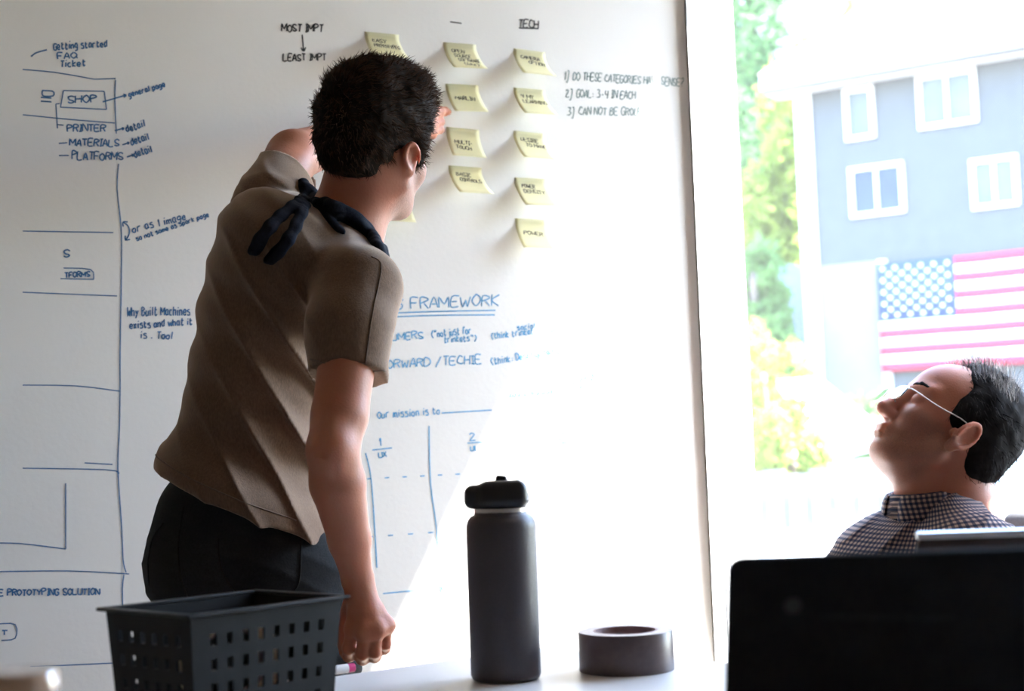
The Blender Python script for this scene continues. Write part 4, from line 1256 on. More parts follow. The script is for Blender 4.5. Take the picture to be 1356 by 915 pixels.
for s_ in (-1, 1):
    MB().lathe([(0.0001 + 0.0115 * math.sin(t_), -0.0115 * math.cos(t_)) for t_ in np.linspace(0.01, math.pi - 0.01, 12)], SW(0.0785, 0.031 * s_, 0.008), 16, SM[:, 0]).build('eye', mat('eye_white_b', (0.70, 0.67, 0.64), 0.2, var=(5, 0.02)), man2, smooth=True)
    bw = Body(0.0022)
    bw.chain([SW(0.0955, 0.014 * s_, 0.032), SW(0.0915, 0.030 * s_, 0.036), SW(0.0825, 0.046 * s_, 0.033)], [0.0040, 0.0040, 0.003], 0.003)
    bw.disp = lambda X: -0.0015 * vnoise(X, 400, 3)
    v, f = bw.mesh(); fast_obj('eyebrow', v, f, M_hair2, man2)
# hair
hb_ = Body(0.0035)
hb_.ell(SW(-0.030, 0, 0.056), (0.110, 0.092, 0.106), SM, 0.02)
hb_.ell(SW(-0.060, 0, -0.005), (0.066, 0.080, 0.088), SM, 0.03)
for s_ in (-1, 1):
    hb_.ell(SW(0.012, 0.070 * s_, 0.030), (0.024, 0.010, 0.040), SM, 0.015)
hb_.ell(SW(0.105, 0, 0.050), (0.080, 0.10, 0.13), SM, 0.025, -1)
hb_.ell(SW(-0.01, 0, -0.115), (0.13, 0.12, 0.060), SM, 0.02, -1)
for s_ in (-1, 1):
    hb_.ell(SW(0.006, 0.092 * s_, -0.012), (0.028, 0.022, 0.040), SM, 0.01, -1)
hb_.disp = lambda X: -0.003 * vnoise(X, 110, 21)
hv, hf = hb_.mesh()
fast_obj('hair', hv, hf, M_hair2, man2)
loc2 = lambda c: (c - SO) @ SM
comb2 = lambda c: np.stack([-0.7 + 0 * c[:, 0], 0 * c[:, 0], -0.5 + 0 * c[:, 0]], 1) @ SM.T
strands('hair_locks', hv, hf, lambda c, n_: loc2(c)[:, 2] > -0.06, 6000, 0.022, comb2, 0.15, M_hair2, man2, 31, 0.0009, 0.4)
strands('hair_wisps', hv, hf, lambda c, n_: (loc2(c)[:, 2] > 0.10) & (loc2(c)[:, 0] > -0.06), 900, 0.042, lambda c: np.stack([0.5 + 0 * c[:, 0], 0 * c[:, 0], 0.5 + 0 * c[:, 0]], 1) @ SM.T, 0.7, M_wisp, man2, 32, 0.0006, 0.7)
# glasses
M_lens = mat('lens_glass', (0.95, 0.97, 0.97), 0.02, spec=0.6, trans=1.0, var=(3, 0.01))
gp = empty('glasses', SW(0.11, 0, 0.0), 'rimless glasses with thin wire temples worn by the seated person', 'glasses')
for s_ in (-1, 1):
    ctr_ = SW(0.118, 0.034 * s_, -0.004)
    e1 = SM @ np.array((-0.10 , 0.98 * s_, 0.0)); e2 = SM @ np.array((-0.12, 0, 0.99)); e1 /= np.linalg.norm(e1); e2 /= np.linalg.norm(e2)
    pts = [ctr_ + e1 * 0.024 * np.sign(math.cos(a)) * abs(math.cos(a)) ** 0.6 + e2 * 0.0165 * np.sign(math.sin(a)) * abs(math.sin(a)) ** 0.6 for a in np.linspace(0, 2 * math.pi, 32, endpoint=False)]
    MB().prism(pts, np.cross(e1, e2) * 0.0022 * s_).build('lens', M_lens, gp, bevel=0.0004)
    MB().tube([p for p in pts] + [pts[0]], 0.0008, 6).build('rim_wire', M_steel, gp, smooth=True)
    MB().tube(spline([SW(0.114, 0.056 * s_, 0.004), SW(0.108, 0.066 * s_, 0.005), SW(0.06, 0.076 * s_, 0.006), SW(0.008, 0.083 * s_, 0.012), SW(-0.018, 0.082 * s_, -0.004)], 4), 0.0011, 6).build('temple', M_steel, gp, smooth=True)
    MB().tube(spline([SW(0.117, 0.012 * s_, -0.004), SW(0.112, 0.012 * s_, -0.010), SW(0.106, 0.011 * s_, -0.014)], 3), 0.0016, 6).build('nose_pad', M_steel, gp, smooth=True)
MB().tube(spline([SW(0.118, 0.012, 0.0), SW(0.121, 0, 0.004), SW(0.118, -0.012, 0.0)], 4), 0.001, 6).build('bridge', M_steel, gp, smooth=True)
# shirt
def put_uv(o, fn):
    me = o.data
    co = np.empty(len(me.vertices) * 3, np.float32); me.vertices.foreach_get('co', co)
    uv_v = fn(co.reshape(-1, 3) + BASE[o.name])
    li = np.empty(len(me.loops), np.int32); me.loops.foreach_get('vertex_index', li)
    l = me.uv_layers.new(name='UVMap'); l.data.foreach_set('uv', uv_v[li].astype(np.float32).ravel())
sax = P(1245, 700, 2.77)
def shirt_uv(X):
    d = X - np.array((tors[0] + 0.03, tors[1] + 0.02, 0))
    fx, lx = d @ np.array((fw[0], fw[1], 0)), d @ np.array((-fw[1], fw[0], 0))
    ang = np.arctan2(lx, fx)
    return np.stack([ang * 0.19, X[:, 2] * 1.0 + 0.25 * np.hypot(fx, lx) * -1.0], 1)
t = Body(0.0038)
t.cone(P(1250, 705, 2.785), P(1232, 800, 2.76), 0.085, 0.135, 0.05)
t.cone(shL + UP * 0.006, shR + UP * 0.006, 0.068, 0.066, 0.05)
t.cone(P(1245, 672, 2.78), shL + UP * 0.01, 0.060, 0.058, 0.04)
t.cone(P(1235, 672, 2.79), shR + UP * 0.01, 0.060, 0.058, 0.04)
t.cone(P(1175, 752, 2.78), P(1160, 850, 2.78), 0.100, 0.115, 0.05)
t.ell(P(1150, 830, 2.76), (0.115, 0.15, 0.15), None, 0.05)
t.cone(tors, seat + UP * 0.06, 0.15, 0.16, 0.05)
for a_, e_, w_ in ((shL, elbL, wrL), (shR, elbR, wrR)):
    t.chain([a_, e_, w_ * 0.9 + e_ * 0.1], [0.066, 0.056, 0.040], 0.03)
    hd = (w_ - e_) / np.linalg.norm(w_ - e_)
    t.box(w_ + hd * 0.03, (0.06, 0.06, 0.04), basis(hd), 0.003, 0.003, -1)
fdir = P(1110, 745, 2.7) - P(1240, 650, 2.7); fdir /= np.linalg.norm(fdir); fno = np.cross(fdir, np.array((0, 1.0, 0)))
t.disp = lambda X: -0.0055 * (1 - np.abs(np.sin((X @ fno + 0.018 * vnoise(X, 12, 4)) * 75))) ** 2 - 0.002 * vnoise(X, 30, 7)
v, f = t.mesh()
sh2 = fast_obj('gingham_shirt', v, f, M_ging, man2)
put_uv(sh2, shirt_uv)
# collar: stand band and two turned-down wings
def strip(rows, name, m, par, uvs=1.0, thick=0.0022):
    n, k = len(rows), len(rows[0])
    vs = [p for r_ in rows for p in r_]
    fs = [(i * k + j, i * k + j + 1, (i + 1) * k + j + 1, (i + 1) * k + j) for i in range(n - 1) for j in range(k - 1)]
    o = mesh_obj(name, vs, fs, m, par, smooth=True)
    l = o.data.uv_layers.new(name='UVMap')
    for poly in o.data.polygons:
        for li_, vi in zip(poly.loop_indices, poly.vertices):
            i, j = divmod(vi, k)
            l.data[li_].uv = (np.linalg.norm(vs[vi] - vs[j]) if i else 0.0, sum(np.linalg.norm(np.array(rows[i][q + 1]) - rows[i][q]) for q in range(j)))
    sm = o.modifiers.new('cloth', 'SOLIDIFY'); sm.thickness = thick; sm.offset = 0
    return o
cc_ = P(1243, 668, 2.775)
def cpt(ang, r, z, fo=0.0):
    d = np.array((fw[0], fw[1], 0)) * math.cos(ang) + np.array((-fw[1], fw[0], 0)) * math.sin(ang)
    return cc_ + d * r + UP * (z + fo * math.cos(ang))
rows = []
for i in range(41):
    a = R(-172 + 344 * i / 40)
    c_ = math.cos(a)
    r0 = 0.068 + 0.022 * max(c_, 0) ** 2
    rows.append([cpt(a, r0 + 0.001, 0.030, -0.012), cpt(a, r0 + 0.006, 0.034, -0.012), cpt(a, r0 + 0.012, 0.028, -0.012), cpt(a, r0 + 0.017, 0.008, -0.012), cpt(a, r0 + 0.022, -0.014, -0.014)])
strip(rows, 'collar', M_ging, sh2)
for sgn in (-1, 1):
    rows = []
    for i in range(9):
        u_ = i / 8
        a = R(sgn * (62 - 52 * u_))
        r0 = 0.068 + 0.022 * max(math.cos(a), 0) ** 2
        dz = 0.020 + 0.045 * u_ * (1.0)
        rows.append([cpt(a, r0 + 0.004 + 0.008, 0.032, -0.012), cpt(a, r0 + 0.019, 0.020, -0.012), cpt(a, r0 + 0.024, 0.030 - dz * 0.7, -0.012), cpt(a, r0 + 0.027, 0.028 - dz, -0.014)])
    strip(rows, 'collar_wing', M_ging, sh2)
bt = cpt(R(40), 0.068 + 0.013 + 0.033, -0.022)
MB().lathe([(0.0, 0), (0.0052, 0.0), (0.0056, 0.001), (0.0056, 0.002), (0.004, 0.0026), (0, 0.0022)], shrink(sh2, [P(1226, 676, 2.6)], 0.004)[0] if shrink(sh2, [P(1226, 676, 2.6)], 0.004) else bt, 16, (-0.3, -0.9, 0.3)).build('button', mat('horn_button', (0.10, 0.08, 0.09), 0.4, var=(90, 0.2)), sh2)
# trousers and shoes
t = Body(0.006)
t.ell(seat, (0.17, 0.18, 0.11), None, 0.05)
for h_, k_, a_ in ((hL, kL, aL), (hR, kR, aR)):
    t.chain([h_, k_, a_ + UP * 0.03], [0.105, 0.075, 0.062], 0.04)
    t.box(a_ - UP * 0.06, (0.12, 0.12, 0.06), None, 0.002, 0.003, -1)
t.disp = lambda X: -0.003 * vnoise(X, 30, 2)
v, f = t.mesh(); fast_obj('trousers', v, f, mat('khaki_cotton', (0.22, 0.18, 0.13), 0.9, var=(200, 0.1)), man2)
for a_ in (aL, aR):
    sh = Body(0.005); sc = a_.copy(); sc[2] = 0.045; hd = fw
    sh.cone(sc - hd * 0.05, sc + hd * 0.15 - UP * 0.008, 0.045, 0.037, 0.02); sh.cone(sc, sc + UP * 0.05, 0.045, 0.046, 0.03)
    sh.box(sc + hd * 0.04 - UP * 0.095, (0.3, 0.3, 0.05), None, 0.0, 0.004, -1)
    v, f = sh.mesh(); fast_obj('shoe', v, f, M_shoe, man2)
# office chair under the seated person
M_chair = mat('black_chair_fabric', (0.03, 0.03, 0.035), 0.85, var=(200, 0.2))
ch = empty('office_chair', base2, 'black office chair under the seated person beside the window', 'chair')
sz_ = 0.44
sb2 = Body(0.008); sb2.box(base2 + fw * 0.12 + UP * (sz_ - 0.035), (0.24, 0.24, 0.035), basis(UP, fw), 0.03, 0.01)
v, f = sb2.mesh(); fast_obj('seat', v, f, M_chair, ch)
bb2 = Body(0.008); bb2.box(base2 - fw * 0.22 + UP * 0.70, (0.03, 0.20, 0.20), basis(UP * 0.97 - fw * 0.22, fw), 0.03, 0.01)
v, f = bb2.mesh(); fast_obj('backrest', v, f, M_chair, ch)
MB().tube([base2 - fw * 0.10 + UP * 0.40, base2 - fw * 0.20 + UP * 0.42, base2 - fw * 0.24 + UP * 0.60], 0.016, 8).build('back_bracket', M_legs, ch, smooth=True)
MB().lathe([(0.025, 0.09), (0.025, 0.38)], base2 + fw * 0.1, 16).build('gas_column', M_legs, ch, auto=40)
for i in range(5):
    a = i * 2 * math.pi / 5 + 0.3
    q = base2 + fw * 0.1 + np.array((math.cos(a), math.sin(a), 0)) * 0.29
    MB().tube([base2 + fw * 0.1 + UP * 0.10, q + UP * 0.065], [0.022, 0.014], 8).build('leg', M_legs, ch)
    MB().lathe([(0.0, -0.012), (0.026, -0.012), (0.027, 0), (0.026, 0.012), (0, 0.012)], q + UP * 0.027, 16, (math.sin(a), -math.cos(a), 0)).build('caster', M_cap, ch, auto=40)
# ------------------------------------------------------------------ outside
GZ = -0.35
M_yard = mat('pale_ground', (0.10, 0.10, 0.095), 0.9, var=(1.5, 0.2))
tag(MB().box((-120, 5.2, GZ - 0.2), (300, 0, 0), (0, 220, 0), (0, 0, 0.2)).build('ground', M_yard), kind='structure')
M_side = mat('blue_grey_clapboard', (0.075, 0.083, 0.095), 0.7, var=(6, 0.05), bump=(30, 0.1))
M_trim = mat('white_house_trim', (0.72, 0.70, 0.70), 0.6, var=(6, 0.04))
M_lower = mat('pale_grey_panel', (0.19, 0.18, 0.17), 0.7, var=(4, 0.05))
M_roof = mat('grey_shingle_roof', (0.40, 0.37, 0.37), 0.85, var=(12, 0.15))
M_gray = mat('slate_siding', (0.24, 0.28, 0.31), 0.8, var=(5, 0.08))
M_hglass = mat('house_window_glass', (0.05, 0.07, 0.20), 0.4, spec=0.1, var=(1.5, 0.2))
M_hglass3 = mat('grey_blue_pane', (0.12, 0.14, 0.15), 0.4, spec=0.1, var=(1.5, 0.2))
M_hglass2 = mat('pale_curtained_glass', (0.45, 0.55, 0.58), 0.1, spec=0.8, var=(3, 0.15))
EF = np.array((math.cos(R(31.7)), -math.sin(R(31.7)), 0)); NF = np.array((EF[1], -EF[0], 0))
C0 = P(1072, 430, 17.0); C0[2] = GZ
def onf(x, y):
    q = hit(x, y, C0, NF); return float(np.dot(q - C0, EF)), float(q[2])
EV = onf(1210, 100)[1]             # eave height
house = empty('house', C0, 'blue grey two storey house with white trim behind the flag', 'house')
BK = -NF
MB().box(C0, EF * 9, BK * 7, UP * (EV - GZ)).build('siding_wall', M_side, house)
MB().box(C0 - EF * 0.04 + NF * 0.04, EF * 0.20, BK * 0.2, UP * (EV - GZ)).build('corner_board', M_trim, house)
MB().box(C0 - EF * 0.30 + NF * 0.45 + UP * (EV - GZ), EF * 9.5, BK * 0.12, UP * 0.20).build('fascia', M_trim, house)
MB().box(C0 - EF * 0.30 + NF * 0.45 + UP * (EV - GZ), EF * 9.5, BK * 0.55, UP * 0.04).build('soffit', M_trim, house)
MB().prism([C0 - EF * 0.30 + NF * 0.5 + UP * (EV - GZ + 0.19), C0 - EF * 0.30 + BK * 3.5 + UP * (EV - GZ + 2.0), C0 - EF * 0.30 + BK * 7.4 + UP * (EV - GZ + 0.19)], EF * 9.5).build('roof', M_roof, house)
s0, z0 = onf(1085, 492); s1, z1 = onf(1163, 345)
MB().box(C0 + EF * 0.18 + NF * 0.02 + UP * 0, EF * (s1 - 0.18), BK * 0.05, UP * (z1 - GZ)).build('lower_panel', M_lower, house)
MB().box(C0 + EF * s1 + NF * 0.05, EF * 0.10, BK * 0.06, UP * (z1 - GZ)).build('door_post', M_trim, house)
def hwin(x0, y0, x1, y1, m, split):
    a, zt = onf(x0, (y0 * 1.0)); b, zb = onf(x1, y1)
    zt = (onf(x0, y0 + 6)[1] + onf(x1, y0 - 6)[1]) / 2; zb = (onf(x0, y1 + 6)[1] + onf(x1, y1 - 6)[1]) / 2
    t = 0.055
    fr = MB()
    for o, ww, hh_ in ((0, b - a, t), (1, b - a, t)):
        fr.box(C0 + EF * a + NF * 0.05 + UP * ((zb if o == 0 else zt - t) - GZ), EF * ww, BK * 0.07, UP * hh_)
    for s in (a, b - t) + ((((a + b) / 2 - t / 3),) if split else ()):
        fr.box(C0 + EF * s + NF * 0.048 + UP * (zb - GZ), EF * (t if s in (a, b - t) else t * .66), BK * 0.066, UP * (zt - zb))
    wn_ = fr.build('window', M_trim, house)
    n = 2 if split else 1
    for i in range(n):
        sa = a + t + i * ((b - a - 2 * t) / n); 
        MB().box(C0 + EF * sa + NF * 0.015 + UP * (zb + t - GZ), EF * ((b - a - 2 * t) / n), BK * 0.02, UP * (zt - zb - 2 * t)).build('pane', m, wn_)
hwin(1117, 116, 1161, 186, M_hglass3, False)
hwin(1213, 95, 1297, 168, M_hglass3, True)
hwin(1124, 218, 1201, 286, M_hglass, True)
hwin(1284, 208, 1352, 276, M_hglass3, True)

# flag hanging on the house wall: thirteen stripes, a blue canton and its stars
fs0, _ = onf(1168, 420); fz1 = onf(1200, 347)[1]; fz0 = onf(1200, 492)[1]
fh = fz1 - fz0; fl = fh * 1.75
fb = C0 + EF * fs0 + NF * 0.10 + UP * (fz0 - GZ)
flag = empty('flag', fb, 'large stars and stripes flag hanging flat on the house wall', 'flag')
M_red = mat('flag_red_cloth', (0.42, 0.03, 0.065), 0.8, var=(30, 0.08)); M_white = mat('flag_white_cloth', (0.72, 0.70, 0.71), 0.8, var=(30, 0.03)); M_navy = mat('flag_blue_cloth', (0.03, 0.06, 0.19), 0.8, var=(30, 0.08))
def wav(s): return NF * (0.03 * math.sin(s * 4.0) + 0.012 * math.sin(s * 9 + 1))
def cloth(name, sA, sB, zA, zB, m, off, par=flag):
    n = max(2, int((sB - sA) / 0.12)); vs, fsx = [], []
    for i in range(n + 1):
        s = sA + (sB - sA) * i / n
        for z in (zA, zB): vs.append(fb + EF * s + UP * z + wav(s) + NF * off)
    for i in range(n): fsx.append((2 * i, 2 * i + 2, 2 * i + 3, 2 * i + 1))
    o = mesh_obj(name, vs, fsx, m, par, smooth=True)
    sm = o.modifiers.new('cloth', 'SOLIDIFY'); sm.thickness = 0.006; sm.offset = 0
    return o
for i in range(13):
    cloth('stripe', (0.0 if i >= 7 else fl * 0.40), fl, fh * (12 - i) / 13, fh * (13 - i) / 13, M_red if i % 2 == 0 else M_white, 0)
canton = cloth('canton', 0, fl * 0.40, fh * 6 / 13, fh, M_navy, 0)
cw, ch = fl * 0.40, fh * 7 / 13
for r_ in range(9):
    for c_ in range(6 if r_ % 2 == 0 else 5):
        sx = cw * (2 * c_ + (1 if r_ % 2 == 0 else 2)) / 12; sz = fh * 6 / 13 + ch * (r_ + 1) / 10
        ce = fb + EF * sx + UP * sz + wav(sx) + NF * 0.005
        pts = [ce + (EF * math.cos(R(90 + 36 * k)) + UP * math.sin(R(90 + 36 * k))) * (0.036 if k % 2 == 0 else 0.015) for k in range(10)]
        MB().prism(pts, NF * 0.003).build('star', M_white, canton)

# pale house further up the hill
hb = P(1225, 70, 33.0); hz_ = hb[2]; hb[2] = GZ
far = empty('hillside_house', hb, 'pale house with a shallow gable roof higher up behind the blue grey house', 'house')
M_pale = mat('pale_stucco', (0.60, 0.64, 0.68), 0.8, var=(3, 0.05))
MB().cbox(hb + UP * 5.4, 6.0, 5, 10.8, R(-20)).build('walls', M_pale, far)
g = np.array((math.cos(R(-20)), math.sin(R(-20)), 0)); gd = np.array((-g[1], g[0], 0))
MB().prism([hb - g * 3.5 + UP * 10.8 - gd * 2.9, hb + UP * 12.3 - gd * 2.9, hb + g * 3.5 + UP * 10.8 - gd * 2.9], gd * 5.8).build('roof', M_trim, far)
MB().cbox(hb + UP * 9.9 - gd * 2.5 - g * 2.0, 0.9, 0.1, 0.8, R(-20)).build('window', M_hglass, far)
MB().cbox(hb + UP * 9.9 - gd * 2.5 + g * 0.7, 0.9, 0.1, 0.9, R(-20)).build('window', M_hglass, far)
MB().cbox(hb + UP * 10.3 - gd * 2.5 + g * 1.8, 0.7, 0.5, 1.8, R(-20)).build('chimney', mat('red_brick_chimney', (0.50, 0.10, 0.10), 0.8, var=(9, 0.2)), far)

# slate shed between the trees
sb = P(1040, 430, 20.0); st_ = P(1040, 380, 20.0)[2]; sb[2] = GZ
shed = empty('garden_shed', sb, 'slate grey shed standing left of the house among the trees', 'shed')
MB().cbox(sb + UP * (st_ - GZ) / 2, 1.9, 2.5, st_ - GZ, R(-15)).build('walls', M_gray, shed)
g = np.array((math.cos(R(-15)), math.sin(R(-15)), 0)); gd = np.array((-g[1], g[0], 0))
MB().prism([sb - g * 1.1 + UP * (st_ - GZ), sb + UP * (st_ - GZ + 0.35), sb + g * 1.1 + UP * (st_ - GZ)], gd * 1.5).build('roof', M_gray, shed)

# low white lean-to roof
lr = [P(1030, 512, 13.5), P(1085, 508, 12.6), P(1185, 590, 10.2), P(1095, 612, 10.6)]
lb = np.mean(lr, axis=0); lb[2] = GZ
lean = empty('lean_to', lb, 'low sunlit white lean-to roof in front of the house', 'shed')
MB().prism(lr, (0, 0, 0.06)).build('roof', mat('white_metal_roof', (0.85, 0.85, 0.83), 0.6, var=(2, 0.03)), lean)
for p in lr:
    q = lb + (p - lb) * 0.9; q[2] = GZ
    zt = p[2] if p[1] < 12 else p[2] - 0.0
    MB().box(q - (0.05, 0.05, 0), (0.1, 0, 0), (0, 0.1, 0), (0, 0, min(r[2] for r in lr) - GZ + 0.02)).build('post', M_trim, lean)
MB().box(lb - (0.9, 0.0, 0) + np.array((0, 0.2, 0)), (1.8, 0, 0), (0, 0.12, 0), (0, 0, min(r[2] for r in lr) - GZ)).build('back_wall', M_lower, lean)

# plank fence
M_fence = mat('weathered_plank', (0.16, 0.165, 0.16), 0.85, var=(3, 0.15, (1, 1, 0.1)))
f0, f1 = P(985, 700, 9.2), P(1400, 700, 8.4)
f0[2] = f1[2] = GZ
ztop = P(1120, 622, 8.9)[2]
fence = empty('plank_fence', f0, 'weathered grey plank fence behind the parked car', 'fence')
fd = f1 - f0; fn_ = int(np.linalg.norm(fd) / 0.145); fd = fd / np.linalg.norm(fd)
pm = None
for i in range(fn_):
    if pm is None:
        pm = MB().box((0, 0, 0), fd * 0.135, np.cross(UP, fd) * 0.022, UP * (ztop - GZ)).build('plank', M_fence)
        pm.parent = fence; BASE[pm.name] = f0
        o = pm
    else:
        o = pm.copy(); COL.objects.link(o); o.parent = fence
    o.location = fd * 0.145 * i + UP * (0.015 * math.sin(i * 2.3))
MB().box(f0 + UP * 0.3 + np.cross(UP, fd) * 0.022, fd * fn_ * 0.145, np.cross(UP, fd) * 0.04, UP * 0.09).build('rail', M_fence, fence)
MB().box(f0 + UP * (ztop - GZ - 0.25) + np.cross(UP, fd) * 0.022, fd * fn_ * 0.145, np.cross(UP, fd) * 0.04, UP * 0.09).build('rail', M_fence, fence)

# parked white car: nose to the left
co = np.array((1.02, 6.4, GZ))
car = empty('parked_car', co + np.array((2.1, 0, 0)), 'white car parked outside the window, bonnet towards the marker wall', 'car')
M_carp = mat('white_car_paint', (0.86, 0.87, 0.88), 0.2, spec=0.6, var=(2, 0.01), coat=0.5)
cbod = Body(0.03)
cc = co + np.array((0, 0, 0))
cbod.box(cc + (2.15, 0.85, 0.55), (2.12, 0.84, 0.30), None, 0.18, 0.10)
cbod.box(cc + (0.85, 0.85, 0.86), (0.80, 0.76, 0.12), Matrix.Rotation(R(-8), 3, 'Y'), 0.10, 0.15)
cbod.box(cc + (2.55, 0.85, 1.10), (1.05, 0.70, 0.34), None, 0.25, 0.18)
cbod.box(cc + (3.9, 0.85, 0.90), (0.40, 0.74, 0.10), None, 0.09, 0.12)
for wx in (0.80, 3.45):
    for wy in (0.0, 1.70):
        cbod.cone(cc + (wx, wy - 0.22, 0.33), cc + (wx, wy + 0.22, 0.33), 0.36, 0.36, 0.03, -1)
v, f = cbod.mesh(); fast_obj('car_body', v, f, M_carp, car)
M_cglass = mat('dark_car_glass', (0.05, 0.07, 0.08), 0.05, spec=0.8, var=(3, 0.1))
MB().prism([cc + (1.55, 0.130, 1.02), cc + (3.45, 0.130, 1.02), cc + (3.25, 0.135, 1.36), cc + (1.95, 0.135, 1.36)], (0, 0.04, 0)).build('side_window', M_cglass, car)
MB().prism([cc + (1.42, 0.3, 1.05), cc + (1.42, 1.4, 1.05), cc + (1.72, 1.3, 1.38), cc + (1.72, 0.4, 1.38)], (-0.03, 0, 0.02)).build('windscreen', M_cglass, car)
M_tyre = mat('tyre_rubber', (0.02, 0.02, 0.02), 0.8, var=(20, 0.2))
for wx in (0.80, 3.45):
    for wy in (0.02, 1.50):
        wv = MB().lathe([(0.0, 0), (0.18, 0), (0.20, -0.01), (0.30, -0.01), (0.33, 0.02), (0.33, 0.17), (0.30, 0.20), (0.0, 0.20)], cc + (wx, wy, 0.33), 28, (0, 1, 0)).build('wheel', M_tyre, car, auto=40)
        MB().lathe([(0.0, -0.012), (0.17, -0.012), (0.18, 0.0)], cc + (wx, wy, 0.33), 20, (0, 1, 0)).build('hubcap', M_steel, wv, auto=40)
MB().lathe([(0.0, -0.02), (0.07, -0.01), (0.08, 0.02)], cc + (0.05, 0.28, 0.72), 20, (1, 0, 0)).build('headlamp', M_steel, car, auto=40)

# trees
def leaf_mat(name, col, t=0.45):
    m = bpy.data.materials.new(name); m.use_nodes = True
    nt = m.node_tree; nt.nodes.clear()
    out = nt.nodes.new('ShaderNodeOutputMaterial')
    di = nt.nodes.new('ShaderNodeBsdfDiffuse'); tl = nt.nodes.new('ShaderNodeBsdfTranslucent'); mx = nt.nodes.new('ShaderNodeMixShader')
    mx.inputs[0].default_value = t
    ge = nt.nodes.new('ShaderNodeTexCoord'); no = nt.nodes.new('ShaderNodeTexNoise'); no.inputs['Scale'].default_value = 2.5
    nt.links.new(ge.outputs['Object'], no.inputs['Vector'])
    rp = nt.nodes.new('ShaderNodeValToRGB')
    rp.color_ramp.elements[0].position = .3; rp.color_ramp.elements[1].position = .7
    rp.color_ramp.elements[0].color = (*[c * 0.6 for c in col], 1); rp.color_ramp.elements[1].color = (*col, 1)
    nt.links.new(no.outputs[0], rp.inputs[0])
    nt.links.new(rp.outputs[0], di.inputs[0]); nt.links.new(rp.outputs[0], tl.inputs[0])
    nt.links.new(di.outputs[0], mx.inputs[1]); nt.links.new(tl.outputs[0], mx.inputs[2]); nt.links.new(mx.outputs[0], out.inputs[0])
    return m
M_bark = mat('grey_bark', (0.16, 0.13, 0.10), 0.9, var=(12, 0.3))
M_leafd = leaf_mat('deep_green_leaves', (0.10, 0.22, 0.09)); M_leafy = leaf_mat('yellow_green_leaves', (0.38, 0.48, 0.10)); M_leafm = leaf_mat('mid_green_leaves', (0.20, 0.36, 0.12))
def tree(name, c, zt, rad, nleaf, size, m, label, seed, cat='tree', ncl=9, trunk=True):
    rs = np.random.RandomState(seed)
    c = np.array(c, float); c[2] = GZ
    t = empty(name, c, label, cat)
    top = zt - GZ
    zb = top * (0.30 if trunk else 0.08)
    cl = []
    for i in range(ncl):
        a = rs.rand() * 6.28; rr = rad * math.sqrt(rs.rand()) * 0.75
        z = zb + (top - zb) * (0.15 + 0.7 * rs.rand())
        cl.append((np.array((c[0] + rr * math.cos(a), c[1] + rr * math.sin(a), GZ + z)), rad * (0.32 + 0.25 * rs.rand()), (top - zb) * (0.14 + 0.1 * rs.rand())))
    mb = MB()
    mb.tube(spline([c, c + UP * top * 0.4 + (rad * .05, 0, 0), c + UP * top * 0.8], 4), [max(0.03, 0.06 * rad * (1 - i / 11)) + 0.02 for i in range(9)], 8)
    for q, r_, _ in cl[:6]:
        s = c + UP * top * 0.35
        mb.tube([s, (s + q) / 2 + UP * 0.1, q], [0.035 * rad + .01, 0.02 * rad + .01, 0.012], 6)
    mb.build('trunk', M_bark, t, smooth=True)
    n = nleaf
    ci = rs.randint(0, ncl, n)
    cen = np.array([q[0] for q in cl])[ci]; rxy = np.array([q[1] for q in cl])[ci]; rz = np.array([q[2] for q in cl])[ci]
    d = rs.randn(n, 3); d /= np.linalg.norm(d, axis=1)[:, None]
    r_ = (0.45 + 0.6 * rs.rand(n) ** 0.6)
    pos = cen + d * r_[:, None] * np.stack([rxy, rxy, rz], 1)
    pos[:, 2] = np.maximum(pos[:, 2], GZ + 0.02)
    a = rs.randn(n, 3); a /= np.linalg.norm(a, axis=1)[:, None]
    b = np.cross(a, rs.randn(n, 3)); b /= np.linalg.norm(b, axis=1)[:, None]
    sz = size * (0.6 + 0.8 * rs.rand(n))[:, None]
    v = np.stack([pos - a * sz, pos + b * sz * 0.45, pos + a * sz, pos - b * sz * 0.45], 1).reshape(-1, 3)
    f = np.arange(4 * n).reshape(-1, 4)
    o = fast_obj('foliage', v, f, m, t)
    o['kind'] = 'stuff'
    return t
def tp_(x, Y): return P(x, 590, Y)
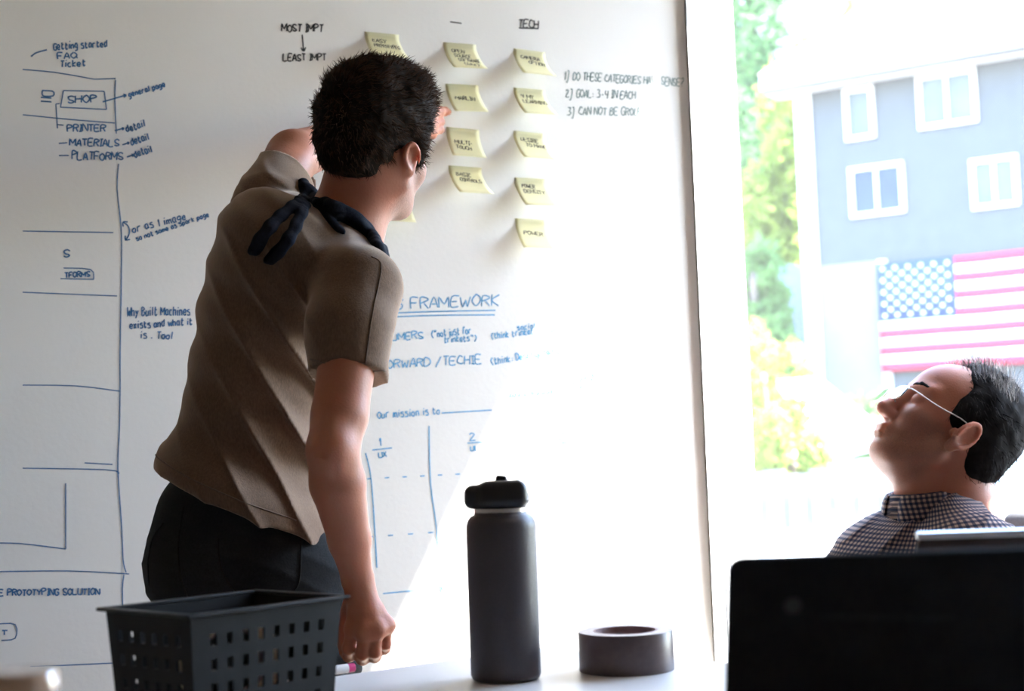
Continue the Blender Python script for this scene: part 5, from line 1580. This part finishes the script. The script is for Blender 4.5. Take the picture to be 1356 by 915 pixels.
tree('tree', tp_(985, 29), P(985, -60, 29)[2], 1.7, 5000, 0.16, M_leafd, 'tall dark green tree directly beside the window frame', 1)
tree('tree', tp_(1045, 40), P(1045, -60, 40)[2], 1.9, 5000, 0.18, M_leafd, 'tall dark tree rising behind the grey shed', 2)
tree('tree', tp_(1062, 22.8), P(1062, 20, 22.8)[2], 0.9, 2600, 0.14, M_leafy, 'yellow green sunlit tree top left of the house eave', 3)
tree('tree', tp_(1122, 24.5), P(1122, 0, 24.5)[2], 1.0, 2600, 0.15, M_leafy, 'sunlit tree crown rising above the house roof', 4)
tree('tree', tp_(1175, 42), P(1175, -60, 42)[2], 2.0, 3000, 0.22, M_leafm, 'mid green tree behind the pale hillside house', 5)
tree('tree', tp_(1330, 38), P(1330, -60, 38)[2], 2.2, 3000, 0.22, M_leafm, 'mid green tree right of the red chimney', 6)
tree('young_tree', tp_(1006, 17), P(1006, 265, 17)[2], 0.5, 2600, 0.10, M_leafm, 'slim young tree in front of the grey shed', 7)
tree('shrub', tp_(1012, 14.4), P(1012, 425, 14.4)[2], 0.5, 2200, 0.07, M_leafy, 'tall yellow green shrub next to the window frame', 8, 'shrub', 8, False)
tree('shrub', tp_(1045, 9.75), P(1045, 530, 9.75)[2], 0.28, 1800, 0.06, M_leafy, 'broad sunlit shrub before the white lean-to', 9, 'shrub', 8, False)
tree('shrub', tp_(1145, 13.8), P(1145, 505, 13.8)[2], 0.55, 1800, 0.07, M_leafm, 'low green shrub at the foot of the house wall', 10, 'shrub', 8, False)
for i, (x, Y, lab) in enumerate(((880, 44, 'broad mid green tree at the end of the hillside row nearest the window frame'), (1010, 48, 'broad deep green tree of the hillside behind the dark tree'), (1250, 50, 'broad deep green tree far behind the pale hillside house'), (1420, 46, 'broad mid green tree at the end of the hillside row nearest the pale house'))):
    tree('tree', tp_(x, Y), P(x, -150, Y)[2], 2.6, 4000, 0.36, M_leafd if i in (1, 2) else M_leafm, lab, 20 + i)['group'] = 'trees of the wooded hillside'
